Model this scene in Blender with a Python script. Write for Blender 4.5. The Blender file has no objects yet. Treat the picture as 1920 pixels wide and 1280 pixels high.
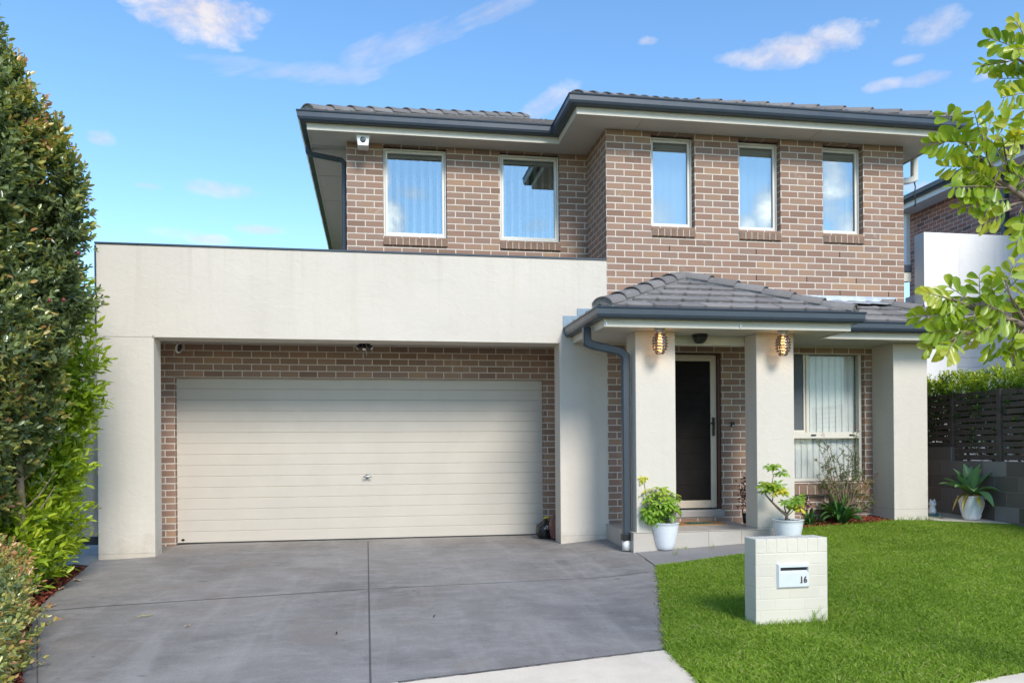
import bpy, bmesh, math, random
import numpy as np
from mathutils import Vector, Matrix, noise as mnoise
random.seed(7)
rng = np.random.default_rng(7)
SC = bpy.context.scene
COL = SC.collection
rad = math.radians

# ------------------------------------------------------------------ camera
F_PX, YAW, HY, ROLL = 1504.4, .16841, 842.4, -.007738
CAM = np.array([0., 0., 1.2])
_c, _s, _cr, _sr = math.cos(YAW), math.sin(YAW), math.cos(ROLL), math.sin(ROLL)
_r = np.array([_c, -_s, 0.]); FW = np.array([_s, _c, 0.]); _u = np.array([0, 0, 1.])
RT = _r * _cr + _u * _sr
UP = _u * _cr - _r * _sr
cam_d = bpy.data.cameras.new('camera')
cam = bpy.data.objects.new('camera', cam_d); COL.objects.link(cam)
cam.matrix_world = Matrix(((RT[0], UP[0], -FW[0], CAM[0]), (RT[1], UP[1], -FW[1], CAM[1]), (RT[2], UP[2], -FW[2], CAM[2]), (0, 0, 0, 1)))
cam_d.sensor_width = 36; cam_d.lens = 36 * F_PX / 1920; cam_d.shift_y = (HY - 640) / 1920
cam_d.clip_start = .05; cam_d.clip_end = 2000
SC.camera = cam

def ray(x, y): return RT * (x - 960) / F_PX - UP * (y - HY) / F_PX + FW
def at_y(x, y, Y): d = ray(x, y); return CAM + d * (Y / d[1])
def at_x(x, y, X): d = ray(x, y); return CAM + d * (X / d[0])
def clamp(v, a, b): return max(a, min(b, v))
def ground(x, y):
    z = -.04 * (9.9 - y) if y < 9.9 else 0.
    e = 0. if x < 2.2 else (.08 * (x - 2.2) if x < 2.9 else min(.245, .056 + .05 * (x - 2.9)))
    if x < -2.3: e = -.03 * clamp((-x - 2.3) / .8, 0, 1)
    fy = clamp(.3 + .7 * (y - 5.6) / 3.2, .2, 1)
    return z + e * fy
def on_ground(x, y):
    d = ray(x, y); z = -.1
    for _ in range(30):
        t = (z - CAM[2]) / d[2]; p = CAM + d * t
        z = .5 * z + .5 * ground(p[0], p[1])
    return p[0], p[1]

# ------------------------------------------------------------------ object helpers
ORG = {}
def link(o): COL.objects.link(o); return o
def thing(name, label, cat, loc, group=None):
    o = link(bpy.data.objects.new(name, None)); o.location = loc; o.empty_display_size = .2
    o['label'] = label; o['category'] = cat
    if group: o['group'] = group
    ORG[o.name] = Vector(loc); return o
def tag(o, label, cat, group=None):
    o['label'] = label; o['category'] = cat
    if group: o['group'] = group
    return o
def place(name, me, mats, parent=None, origin=None, kind=None, smooth=False):
    org = ORG[parent.name] if parent is not None else Vector(origin or (0, 0, 0))
    if org.length: me.transform(Matrix.Translation(-org))
    o = link(bpy.data.objects.new(name, me))
    for m in (mats if isinstance(mats, (list, tuple)) else [mats]): me.materials.append(m)
    if parent is not None: o.parent = parent
    else: o.location = org
    if kind: o['kind'] = kind
    if smooth: me.shade_smooth()
    ORG[o.name] = org; return o
def obj(name, bm, mats, parent=None, origin=None, kind=None, smooth=False):
    me = bpy.data.meshes.new(name); bm.normal_update(); bm.to_mesh(me); bm.free()
    return place(name, me, mats, parent, origin, kind, smooth)
def nb(): return bmesh.new()
def box(bm, x0, x1, y0, y1, z0, z1, mi=0):
    v = [bm.verts.new(p) for p in ((x0, y0, z0), (x1, y0, z0), (x1, y1, z0), (x0, y1, z0), (x0, y0, z1), (x1, y0, z1), (x1, y1, z1), (x0, y1, z1))]
    for f in ((3, 2, 1, 0), (4, 5, 6, 7), (0, 1, 5, 4), (1, 2, 6, 5), (2, 3, 7, 6), (3, 0, 4, 7)):
        bm.faces.new([v[i] for i in f]).material_index = mi
    return v
def bev(bm, w=.006, seg=1):
    bmesh.ops.bevel(bm, geom=[e for e in bm.edges], offset=w, segments=seg, affect='EDGES', profile=.6, clamp_overlap=True)
def bbox(x0, x1, y0, y1, z0, z1, w=.006):
    bm = nb(); box(bm, x0, x1, y0, y1, z0, z1); bev(bm, w); return bm
def xbox(bm, M, sx, sy, sz, mi=0):
    v = box(bm, -sx / 2, sx / 2, -sy / 2, sy / 2, -sz / 2, sz / 2, mi)
    for q in v: q.co = M @ q.co
    return v
def tube(bm, pts, r, n=8, mi=0, cap=True):
    pts = [Vector(p) for p in pts]; rs = r if isinstance(r, (list, tuple)) else [r] * len(pts)
    rings = []; ref = Vector((.3, .2, 1)).normalized()
    for i, p in enumerate(pts):
        d = (pts[min(i + 1, len(pts) - 1)] - pts[max(i - 1, 0)]).normalized()
        a = ref - d * ref.dot(d)
        if a.length < .1: a = Vector((1, 0, 0)) - d * d.x
        a.normalize(); ref = a; b = d.cross(a)
        rings.append([bm.verts.new(p + (a * math.cos(2 * math.pi * k / n) + b * math.sin(2 * math.pi * k / n)) * rs[i]) for k in range(n)])
    for i in range(len(rings) - 1):
        for k in range(n):
            f = bm.faces.new((rings[i][k], rings[i][(k + 1) % n], rings[i + 1][(k + 1) % n], rings[i + 1][k])); f.material_index = mi; f.smooth = True
    if cap:
        bm.faces.new(rings[0][::-1]).material_index = mi; bm.faces.new(rings[-1]).material_index = mi
def lathe(bm, c, prof, n=28, mi=0):
    rings = [[bm.verts.new((c[0] + r * math.cos(2 * math.pi * k / n), c[1] + r * math.sin(2 * math.pi * k / n), c[2] + z)) for k in range(n)] for r, z in prof]
    for i in range(len(rings) - 1):
        for k in range(n):
            f = bm.faces.new((rings[i][k], rings[i][(k + 1) % n], rings[i + 1][(k + 1) % n], rings[i + 1][k])); f.material_index = mi; f.smooth = True
    bm.faces.new(rings[0][::-1]).material_index = mi; bm.faces.new(rings[-1]).material_index = mi
def sweep(bm, path, prof, mi=0, closed_prof=True):
    """extrude a profile of (outward, z) along a horizontal path with mitred corners; outward is to the right of travel"""
    P = [Vector(p) for p in path]; n = len(P); rings = []
    for i in range(n):
        d0 = (P[i] - P[i - 1]).normalized() if i else None; d1 = (P[i + 1] - P[i]).normalized() if i < n - 1 else None
        n0 = Vector((d0.y, -d0.x)) if d0 else None; n1 = Vector((d1.y, -d1.x)) if d1 else None
        if n0 is None: m = n1
        elif n1 is None: m = n0
        else: m = (n0 + n1) / (1 + n0.dot(n1))
        rings.append([bm.verts.new((P[i].x + m.x * o, P[i].y + m.y * o, z)) for o, z in prof])
    k = len(prof)
    for i in range(n - 1):
        for j in range(k if closed_prof else k - 1):
            bm.faces.new((rings[i][j], rings[i + 1][j], rings[i + 1][(j + 1) % k], rings[i][(j + 1) % k])).material_index = mi
    if closed_prof:
        bm.faces.new(rings[0]).material_index = mi; bm.faces.new(rings[-1][::-1]).material_index = mi
    bmesh.ops.recalc_face_normals(bm, faces=bm.faces[:])
def wall_grid(bm, x0, x1, z0, z1, yf, yb, holes=()):
    """a wall in the XZ plane with rectangular holes, real reveals, no inner faces"""
    xs = sorted({x0, x1, *[h[0] for h in holes], *[h[1] for h in holes]}); zs = sorted({z0, z1, *[h[2] for h in holes], *[h[3] for h in holes]})
    xs = [x for x in xs if x0 <= x <= x1]; zs = [z for z in zs if z0 <= z <= z1]
    def solid(i, j):
        if not (0 <= i < len(xs) - 1 and 0 <= j < len(zs) - 1): return False
        cx, cz = (xs[i] + xs[i + 1]) / 2, (zs[j] + zs[j + 1]) / 2
        return not any(h[0] < cx < h[1] and h[2] < cz < h[3] for h in holes)
    V = {}
    def v(i, j, y):
        k = (i, j, y)
        if k not in V: V[k] = bm.verts.new((xs[i], y, zs[j]))
        return V[k]
    for i in range(len(xs) - 1):
        for j in range(len(zs) - 1):
            if not solid(i, j): continue
            bm.faces.new((v(i, j, yf), v(i + 1, j, yf), v(i + 1, j + 1, yf), v(i, j + 1, yf)))
            bm.faces.new((v(i, j, yb), v(i, j + 1, yb), v(i + 1, j + 1, yb), v(i + 1, j, yb)))
            if not solid(i - 1, j): bm.faces.new((v(i, j, yf), v(i, j + 1, yf), v(i, j + 1, yb), v(i, j, yb)))
            if not solid(i + 1, j): bm.faces.new((v(i + 1, j, yf), v(i + 1, j, yb), v(i + 1, j + 1, yb), v(i + 1, j + 1, yf)))
            if not solid(i, j - 1): bm.faces.new((v(i, j, yf), v(i, j, yb), v(i + 1, j, yb), v(i + 1, j, yf)))
            if not solid(i, j + 1): bm.faces.new((v(i, j + 1, yf), v(i + 1, j + 1, yf), v(i + 1, j + 1, yb), v(i, j + 1, yb)))
def brick_uv(bm, x0, y0, z0=5.199):
    uv = bm.loops.layers.uv.new('UVMap'); bm.normal_update()
    for f in bm.faces:
        n = f.normal
        for l in f.loops:
            p = l.vert.co
            l[uv].uv = ((y0 - p.y) if abs(n.x) > .7 else (p.x - x0), p.z - z0)
def sheet(name, poly, dz, m, step=.3, skirt=.5, rough=0., kind='structure', parent=None):
    bm = nb(); f = bm.faces.new([bm.verts.new((p[0], p[1], 0)) for p in poly])
    if f.normal.z < 0 or True:
        bm.normal_update()
        if f.normal.z < 0: f.normal_flip()
    X = [p[0] for p in poly]; Y = [p[1] for p in poly]
    for a, lo, hi in ((0, min(X), max(X)), (1, min(Y), max(Y))):
        k = lo + step
        while k < hi - .01:
            pl = [0, 0, 0]; nn = [0, 0, 0]; pl[a] = k; nn[a] = 1
            bmesh.ops.bisect_plane(bm, geom=bm.verts[:] + bm.edges[:] + bm.faces[:], plane_co=pl, plane_no=nn); k += step
    for v in bm.verts:
        v.co.z = ground(v.co.x, v.co.y) + dz + (rough * mnoise.noise(v.co * 2.1) if rough else 0)
    bed = [e for e in bm.edges if e.is_boundary]
    if skirt:
        ex = bmesh.ops.extrude_edge_only(bm, edges=bed)
        for v in ex['geom']:
            if isinstance(v, bmesh.types.BMVert): v.co.z -= skirt
    bmesh.ops.recalc_face_normals(bm, faces=bm.faces[:])
    return obj(name, bm, m, parent, kind=kind)

# ------------------------------------------------------------------ materials
class NT:
    def __init__(self, name):
        self.m = bpy.data.materials.new(name); self.m.use_nodes = True
        self.t = self.m.node_tree; self.t.nodes.clear()
        self.out = self.n('ShaderNodeOutputMaterial')
    def n(self, typ, **kw):
        x = self.t.nodes.new(typ)
        for k, v in kw.items(): setattr(x, k, v)
        return x
    def put(self, sock, v):
        if isinstance(v, bpy.types.NodeSocket): self.t.links.new(v, sock)
        elif isinstance(v, (tuple, list)) and len(v) == 3 and sock.type == 'RGBA': sock.default_value = (*v, 1)
        else: sock.default_value = v
    def math(self, op, a, b=None, c=None):
        x = self.n('ShaderNodeMath', operation=op)
        for i, v in enumerate((a, b, c)):
            if v is not None: self.put(x.inputs[i], v)
        return x.outputs[0]
    def mix(self, f, a, b, mode='MIX'):
        x = self.n('ShaderNodeMix', data_type='RGBA', blend_type=mode)
        self.put(x.inputs[0], f); self.put(x.inputs[6], a); self.put(x.inputs[7], b); return x.outputs[2]
    def pos(self): return self.n('ShaderNodeNewGeometry').outputs['Position']
    def map(self, v, scale): 
        x = self.n('ShaderNodeMapping'); self.put(x.inputs[0], v); x.inputs['Scale'].default_value = scale; return x.outputs[0]
    def noise(self, v, scale, detail=4, rough=.6, dist=0.):
        x = self.n('ShaderNodeTexNoise'); self.put(x.inputs['Vector'], v); x.inputs['Scale'].default_value = scale
        x.inputs['Detail'].default_value = detail; x.inputs['Roughness'].default_value = rough; x.inputs['Distortion'].default_value = dist
        return x.outputs[0]
    def ramp(self, f, stops):
        x = self.n('ShaderNodeValToRGB'); self.put(x.inputs[0], f); e = x.color_ramp.elements
        while len(e) < len(stops): e.new(.5)
        for q, (p, c) in zip(e, stops): q.position = p; q.color = (*c, 1) if isinstance(c, tuple) else (c, c, c, 1)
        return x.outputs[0]
    def rng(self, v, a, b, c=0., d=1.):
        x = self.n('ShaderNodeMapRange'); self.put(x.inputs[0], v)
        for i, q in enumerate((a, b, c, d)): x.inputs[i + 1].default_value = q
        return x.outputs[0]
    def bump(self, h, s, dist=.01):
        x = self.n('ShaderNodeBump'); self.put(x.inputs['Height'], h); x.inputs['Strength'].default_value = s; x.inputs['Distance'].default_value = dist
        return x.outputs[0]
    def bsdf(self, col, rough=.6, normal=None, metal=0., spec=.5, **kw):
        b = self.n('ShaderNodeBsdfPrincipled'); self.put(b.inputs['Base Color'], col); self.put(b.inputs['Roughness'], rough)
        b.inputs['Metallic'].default_value = metal; b.inputs['Specular IOR Level'].default_value = spec
        if normal is not None: self.put(b.inputs['Normal'], normal)
        for k, v in kw.items(): self.put(b.inputs[k], v)
        return b.outputs[0]
    def done(self, sh): self.t.links.new(sh, self.out.inputs[0]); return self.m
def scl(c, k): return tuple(x * k for x in c)
def plain(name, c, rough=.5, var=.12, sc=6., bump=0., bsc=60., metal=0., spec=.5, coat=0.):
    t = NT(name); p = t.pos(); nz = t.noise(p, sc, 5)
    col = t.ramp(nz, [(.25, scl(c, 1 - var)), (.75, scl(c, 1 + var))])
    nm = t.bump(t.noise(p, bsc, 3), bump, .006) if bump else None
    r = t.rng(t.noise(p, sc * 2.3, 3), .3, .7, rough - .06, rough + .06)
    kw = {'Coat Weight': coat} if coat else {}
    return t.done(t.bsdf(col, r, nm, metal, spec, **kw))
def render_mat(name, c, stain=.1):
    t = NT(name); p = t.pos()
    streak = t.noise(t.map(p, (5, 5, .45)), 1.2, 5, .65)
    blot = t.noise(p, 1.3, 6, .65)
    col = t.ramp(blot, [(.3, scl(c, 1 - stain * .55)), (.72, scl(c, 1 + stain * .4))])
    col = t.mix(t.rng(streak, .52, .76, 0, stain * 2.6), col, scl((c[0] * .8, c[1] * .76, c[2] * .68), 1))
    sz_ = t.n('ShaderNodeSeparateXYZ'); t.put(sz_.inputs[0], p)
    splash = t.rng(t.math('ADD', sz_.outputs[2], t.math('MULTIPLY', t.math('SUBTRACT', t.noise(p, 7, 6, .7), .5), .9)), .22, -.05, 0, .38)
    col = t.mix(splash, col, (c[0] * .62, c[1] * .54, c[2] * .44))
    drip = t.math('MULTIPLY', t.rng(t.noise(t.map(p, (9, 9, .25)), 1.4, 4, .6), .56, .72), t.rng(sz_.outputs[2], 2.7, 3.6, 0, .22)); col = t.mix(drip, col, (c[0] * .6, c[1] * .57, c[2] * .52))
    fine = t.noise(p, 170, 3)
    col = t.mix(.1, col, t.ramp(fine, [(.3, scl(c, .7)), (.7, scl(c, 1.2))]))
    trow = t.noise(t.map(p, (1, 1, 1.6)), 5, 5, .62, 1.2)
    h = t.math('ADD', fine, t.math('MULTIPLY', trow, 2.6))
    return t.done(t.bsdf(col, .85, t.bump(h, .30, .007), spec=.25))
def brick_mat(name, stops, mortar, bl=.24, bh=.086, jw=.010, bs=.75):
    t = NT(name); uv = t.n('ShaderNodeUVMap').outputs[0]; sp = t.n('ShaderNodeSeparateXYZ'); t.put(sp.inputs[0], uv)
    p = t.pos()
    wob = t.math('MULTIPLY', t.math('SUBTRACT', t.noise(p, 22, 2), .5), .004)
    v = t.math('DIVIDE', t.math('ADD', sp.outputs[1], wob), bh); row = t.math('FLOOR', v)
    odd = t.math('MULTIPLY', t.math('FLOORED_MODULO', row, 2.), .5)
    u = t.math('ADD', t.math('DIVIDE', t.math('ADD', sp.outputs[0], wob), bl), odd); colm = t.math('FLOOR', u)
    fu, fv = t.math('FRACT', u), t.math('FRACT', v)
    du = t.math('MULTIPLY', t.math('MINIMUM', fu, t.math('SUBTRACT', 1., fu)), bl)
    dv = t.math('MULTIPLY', t.math('MINIMUM', fv, t.math('SUBTRACT', 1., fv)), bh)
    d = t.math('MINIMUM', du, dv)
    isb = t.rng(d, jw / 2 - .0012, jw / 2 + .0012)
    cmb = t.n('ShaderNodeCombineXYZ'); t.put(cmb.inputs[0], colm); t.put(cmb.inputs[1], row)
    wn = t.n('ShaderNodeTexWhiteNoise', noise_dimensions='2D'); t.put(wn.inputs['Vector'], cmb.outputs[0])
    bc = t.ramp(wn.outputs[0], stops)
    grain = t.noise(p, 120, 4, .7); big = t.noise(p, .9, 4)
    bc = t.mix(t.rng(grain, .35, .75, 0, .35), bc, t.mix(1., bc, (.62, .6, .6), 'MULTIPLY'))
    smear = t.noise(p, 3.2, 6, .7, .5); bc = t.mix(t.rng(smear, .60, .76, 0, .30), bc, mortar)
    bc = t.mix(t.rng(big, .35, .7, 0, .22), bc, t.mix(1., bc, (1.22, 1.2, 1.2), 'MULTIPLY'))
    mc = t.mix(t.rng(t.noise(p, 35, 4), .35, .7, 0, .25), mortar, scl(mortar, .78))
    col = t.mix(isb, mc, bc)
    h = t.math('ADD', t.math('MULTIPLY', t.rng(d, jw / 2 - .004, jw / 2 + .003), .9), t.math('MULTIPLY', grain, .15))
    return t.done(t.bsdf(col, .82, t.bump(h, bs, .006), spec=.3))
def leaf_mat(name, stops, rough=.35, transl=.3, spec=.5, tcol=None, back=None):
    t = NT(name); a = t.n('ShaderNodeAttribute', attribute_name='tint')
    col = t.ramp(a.outputs['Fac'], stops)
    g = t.n('ShaderNodeNewGeometry')
    col = t.mix(t.rng(t.noise(t.pos(), 55, 3), .35, .7, 0, .35), col, t.mix(1., col, (.68, .70, .62), 'MULTIPLY'))
    if back: col = t.mix(g.outputs['Backfacing'], col, t.mix(1., col, back, 'MULTIPLY'))
    b = t.bsdf(col, rough, spec=spec)
    tr = t.n('ShaderNodeBsdfTranslucent'); t.put(tr.inputs[0], t.mix(1., col, tcol or (1.5, 1.5, .7), 'MULTIPLY'))
    mx = t.n('ShaderNodeMixShader'); mx.inputs[0].default_value = transl
    t.t.links.new(b, mx.inputs[1]); t.t.links.new(tr.outputs[0], mx.inputs[2])
    return t.done(mx.outputs[0])
def glass_mat(name, fac, tint=(.8, .88, .9)):
    t = NT(name); tr = t.n('ShaderNodeBsdfTransparent'); t.put(tr.inputs[0], tint)
    gl = t.n('ShaderNodeBsdfGlossy'); gl.inputs['Roughness'].default_value = .0; t.put(gl.inputs[0], (.84, .93, .92))
    fr = t.n('ShaderNodeFresnel'); fr.inputs[0].default_value = 1.5
    f = t.math('ADD', fac, t.math('MULTIPLY', fr.outputs[0], .8), None)
    mx = t.n('ShaderNodeMixShader'); t.put(mx.inputs[0], f)
    t.t.links.new(tr.outputs[0], mx.inputs[1]); t.t.links.new(gl.outputs[0], mx.inputs[2])
    return t.done(mx.outputs[0])
M = {}
M['render'] = render_mat('cream_render', (.63, .575, .498), .085)
M['render_white'] = render_mat('white_render', (.86, .85, .84), .06)
M['brick'] = brick_mat('tan_brick', [(0, (.235, .148, .106)), (.25, (.30, .188, .135)), (.5, (.34, .216, .153)), (.75, (.275, .187, .146)), (1, (.385, .245, .155))], (.64, .58, .505), jw=.0125, bs=.45)
M['brick_red'] = brick_mat('red_brick', [(0, (.22, .12, .10)), (.3, (.42, .18, .13)), (.6, (.48, .22, .16)), (1, (.33, .18, .15))], (.72, .65, .59))
M['cement'] = plain('cement_bed', (.22, .215, .21), .9, .3, 30, .6, 120)
M['dark_hole'] = plain('dark_hole', (.02, .018, .016), .9)
def joint_mat():
    t = NT('sill_mortar'); return t.done(t.bsdf((.6, .56, .5), .85))
M['mortar'] = joint_mat()
M['sill_brick'] = plain('sill_brick', (.225, .14, .095), .8, .22, 9, .35, 120)
M['gutter'] = plain('slate_blue_steel', (.040, .054, .072), .34, .08, 3, 0, metal=0., spec=.5)
M['fascia'] = plain('cream_fascia', (.63, .59, .49), .5, .05, 2)
M['soffit'] = plain('soffit_sheet', (.58, .55, .49), .7, .04, 2)
M['seam'] = plain('soffit_seam', (.34, .32, .28), .7)
M['garage_door'] = plain('beige_door_steel', (.535, .485, .415), .45, .05, 2.2, .08, 90)
M['frame'] = plain('cream_aluminium', (.66, .62, .53), .38, .04, 3)
M['frame_pale'] = plain('pale_aluminium', (.70, .68, .62), .38, .04, 3)
M['glass'] = glass_mat('window_glass', .27, (.84, .88, .89))
M['glass_low'] = glass_mat('window_glass_clear', -.015, (.97, .98, .97))
M['blind'] = plain('white_blind', (.88, .87, .85), .7, .05, 8)
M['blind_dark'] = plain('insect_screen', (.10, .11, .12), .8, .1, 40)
M['screen'] = plain('black_mesh', (.016, .0135, .012), .85, .25, 4, .3, 300, spec=.15)
M['timber'] = plain('red_timber', (.075, .028, .016), .45, .3, 8, .1)
M['black'] = plain('black_plastic', (.015, .015, .016), .4)
M['steel'] = plain('zinc_steel', (.55, .57, .6), .35, .1, 20, 0, metal=.8)
M['lead'] = plain('lead_sheet', (.40, .45, .50), .42, .22, 7, .5, 14, metal=.35)
M['flash'] = plain('blue_flashing', (.22, .29, .35), .42, .16, 9, .3, 18, metal=.25)
M['white_plastic'] = plain('white_plastic', (.78, .78, .76), .4, .04, 8)
M['sill_tile'] = plain('sill_stone', (.33, .30, .285), .6, .1, 9)
M['pot'] = plain('white_glazed_pot', (.78, .80, .83), .28, .04, 4, 0, coat=.4)
M['soil'] = plain('potting_soil', (.035, .022, .015), .95, .5, 40, 1, 60)
M['stem'] = plain('grey_bark', (.20, .15, .11), .85, .3, 30, .5, 60)
M['stem_pale'] = plain('pale_twig', (.30, .22, .15), .8, .25, 30)
M['timber_dark'] = plain('stained_slat', (.088, .072, .060), .62, .25, 7, .25, 50)
M['mb_face'] = plain('letterbox_metal', (.70, .73, .76), .38, .04, 8, 0, metal=.15)

def tile_roof():
    t = NT('grey_roof_tile'); p = t.pos(); a = t.n('ShaderNodeAttribute', attribute_name='tint')
    c = t.ramp(a.outputs['Fac'], [(0, (.150, .140, .138)), (.5, (.192, .179, .174)), (1, (.24, .224, .215))])
    c = t.mix(t.rng(t.noise(p, 60, 5, .7), .4, .75, 0, .5), c, (.12, .115, .115))
    c = t.mix(t.rng(t.noise(p, 5, 5, .7), .55, .75, 0, .4), c, (.36, .33, .30))
    return t.done(t.bsdf(c, .72, t.bump(t.noise(p, 140, 4), .35, .006), spec=.35))
M['tile'] = tile_roof()

def driveway_mat():
    t = NT('charcoal_concrete'); p = t.pos()
    big = t.noise(p, .75, 7, .68, .6); mid = t.noise(t.map(p, (1, 1.7, 1)), 3.4, 8, .74, .3); fine = t.noise(p, 90, 4, .7)
    c = t.ramp(big, [(.3, (.185, .172, .160)), (.5, (.26, .242, .226)), (.7, (.345, .32, .296))])
    c = t.mix(t.rng(mid, .46, .70, 0, .65), c, (.40, .375, .355))
    c = t.mix(t.rng(t.noise(p, 1.1, 6, .7), .52, .68, 0, .55), c, (.25, .20, .165))
    c = t.mix(t.rng(t.noise(p, 4.2, 6, .75, 1.), .60, .72, 0, .5), c, (.105, .10, .105))
    c = t.mix(t.rng(fine, .4, .66, 0, .55), c, t.mix(1., c, (.55, .55, .56), 'MULTIPLY'))
    sep = t.n('ShaderNodeSeparateXYZ'); t.put(sep.inputs[0], p)
    tr_ = t.noise(t.map(p, (2.4, .22, 1)), 1.3, 5, .6, .4); c = t.mix(t.rng(tr_, .54, .70, 0, .35), c, (.39, .37, .35))
    spots = t.rng(t.noise(p, 6.5, 3, .5), .70, .76, 0, .55); c = t.mix(spots, c, (.085, .08, .078))
    scuff = t.rng(t.noise(t.map(p, (1.2, 9, 1)), 1.7, 5, .7), .665, .73, 0, .5)
    c = t.mix(t.math('MULTIPLY', scuff, t.rng(sep.outputs[1], 8.2, 9.6)), c, (.40, .40, .42))
    h = t.math('ADD', fine, t.math('MULTIPLY', t.noise(p, 18, 4), .7))
    return t.done(t.bsdf(c, .68, t.bump(h, .22, .006), spec=.35))
M['driveway'] = driveway_mat()
def concrete(name, c):
    t = NT(name); p = t.pos()
    col = t.ramp(t.noise(p, 1.6, 7, .7), [(.3, scl(c, .82)), (.7, scl(c, 1.1))])
    col = t.mix(t.rng(t.noise(p, 130, 4, .75), .42, .7, 0, .4), col, scl(c, .6))
    col = t.mix(t.rng(t.noise(p, 7, 5, .7), .6, .75, 0, .4), col, (c[0] * .72, c[1] * .62, c[2] * .5))
    return t.done(t.bsdf(col, .85, t.bump(t.noise(p, 90, 4), .35, .006), spec=.25))
M['concrete'] = concrete('pale_concrete', (.80, .69, .555))
M['concrete_grey'] = concrete('grey_concrete', (.33, .33, .34))
M['path'] = concrete('path_concrete', (.29, .272, .262))
M['asphalt'] = concrete('asphalt', (.06, .06, .062))
M['joint'] = plain('saw_cut', (.095, .09, .088), .9, .2)
def slab_tile():
    t = NT('porch_tile'); p = t.pos(); c = (.50, .445, .385)
    col = t.ramp(t.noise(p, 3.5, 6, .7), [(.3, scl(c, .9)), (.7, scl(c, 1.06))])
    return t.done(t.bsdf(col, .42, t.bump(t.noise(p, 60, 3), .05, .004), spec=.45))
M['porch_tile'] = slab_tile()
M['grout'] = plain('tile_grout', (.33, .26, .2), .9)
def lawn_mat():
    t = NT('lawn_soil'); p = t.pos()
    c = t.ramp(t.noise(p, 25, 5, .7), [(.3, (.045, .075, .014)), (.7, (.09, .14, .028))])
    return t.done(t.bsdf(c, .95, t.bump(t.noise(p, 80, 4), .8, .02), spec=.1))
M['lawn'] = lawn_mat()
def blade_mat():
    t = NT('grass_blade'); a = t.n('ShaderNodeAttribute', attribute_name='tint'); p = t.pos()
    k = t.math('ADD', a.outputs['Fac'], t.math('MULTIPLY', t.math('SUBTRACT', t.noise(p, 2.2, 7, .72), .5), 1.0))
    c = t.ramp(k, [(0, (.135, .225, .020)), (.4, (.230, .350, .032)), (.75, (.315, .43, .052)), (.92, (.36, .42, .09)), (1, (.46, .40, .19))])
    b = t.bsdf(c, .5, spec=.3)
    tr = t.n('ShaderNodeBsdfTranslucent'); t.put(tr.inputs[0], t.mix(1., c, (1.4, 1.5, .7), 'MULTIPLY'))
    mx = t.n('ShaderNodeMixShader'); mx.inputs[0].default_value = .3
    t.t.links.new(b, mx.inputs[1]); t.t.links.new(tr.outputs[0], mx.inputs[2]); return t.done(mx.outputs[0])
M['blade'] = blade_mat()
def mulch_mat(name, a, b):
    t = NT(name); at = t.n('ShaderNodeAttribute', attribute_name='tint')
    c = t.ramp(at.outputs['Fac'], [(0, a), (.6, b), (1, (b[0] * 1.7, b[1] * 2.2, b[2] * 2.4))])
    return t.done(t.bsdf(c, .85, t.bump(t.noise(t.pos(), 150, 3), .4, .004), spec=.2))
M['mulch'] = mulch_mat('red_mulch', (.07, .016, .010), (.21, .045, .022))
M['mulch_soil'] = plain('mulch_bed', (.075, .024, .016), .95, .5, 25, 1., 70)
def block_mat():
    t = brick_mat('charcoal_block', [(0, (.12, .10, .085)), (.4, (.165, .142, .125)), (.7, (.21, .188, .172)), (1, (.29, .272, .258))], (.235, .212, .19), .39, .19, .008)
    return t
M['block'] = block_mat()
def white_brick():
    return brick_mat('painted_brick', [(0, (.67, .615, .515)), (.5, (.69, .635, .53)), (1, (.71, .655, .55))], (.68, .625, .52), .24, .086, .006, .28)
M['mb_brick'] = white_brick()
M['gate'] = plain('grey_blue_panel', (.52, .50, .49), .5, .08, 3, .1)
M['lilly'] = leaf_mat('lilly_pilly_leaf', [(0, (.085, .125, .065)), (.4, (.165, .215, .10)), (.66, (.25, .31, .105)), (.80, (.44, .43, .10)), (.91, (.56, .41, .11)), (1, (.55, .26, .12))], .22, .25, .7)
M['lime'] = leaf_mat('lime_leaf', [(0, (.09, .175, .012)), (.45, (.25, .37, .020)), (.8, (.42, .52, .032)), (1, (.54, .60, .07))], .34, .32, .5)
M['tuck'] = leaf_mat('tree_leaflet', [(0, (.085, .17, .016)), (.45, (.20, .32, .022)), (.8, (.34, .45, .035)), (1, (.48, .50, .07))], .30, .42, .5, (1.6, 1.45, .5))
M['schef'] = leaf_mat('umbrella_leaf', [(0, (.08, .19, .02)), (.45, (.21, .38, .04)), (.75, (.38, .52, .07)), (1, (.72, .64, .06))], .32, .3)
M['fence_hedge'] = leaf_mat('hedge_leaf', [(0, (.025, .07, .018)), (.5, (.09, .19, .025)), (.8, (.30, .43, .03)), (1, (.52, .58, .05))], .35, .3)
M['agave'] = leaf_mat('agave_leaf', [(0, (.075, .17, .06)), (.5, (.12, .25, .10)), (.8, (.20, .33, .13)), (.9, (.38, .30, .04)), (1, (.22, .10, .03))], .42, .1)
M['strap'] = leaf_mat('strap_leaf', [(0, (.035, .11, .03)), (.6, (.08, .20, .045)), (1, (.24, .36, .10))], .3, .2)
M['grev'] = leaf_mat('shrub_leaf', [(0, (.06, .11, .03)), (.5, (.12, .19, .045)), (.72, (.22, .25, .05)), (.88, (.38, .13, .035)), (1, (.45, .06, .05))], .5, .2)
M['bronze'] = leaf_mat('bronze_leaf', [(0, (.06, .022, .016)), (1, (.16, .06, .04))], .4, .2)

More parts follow.
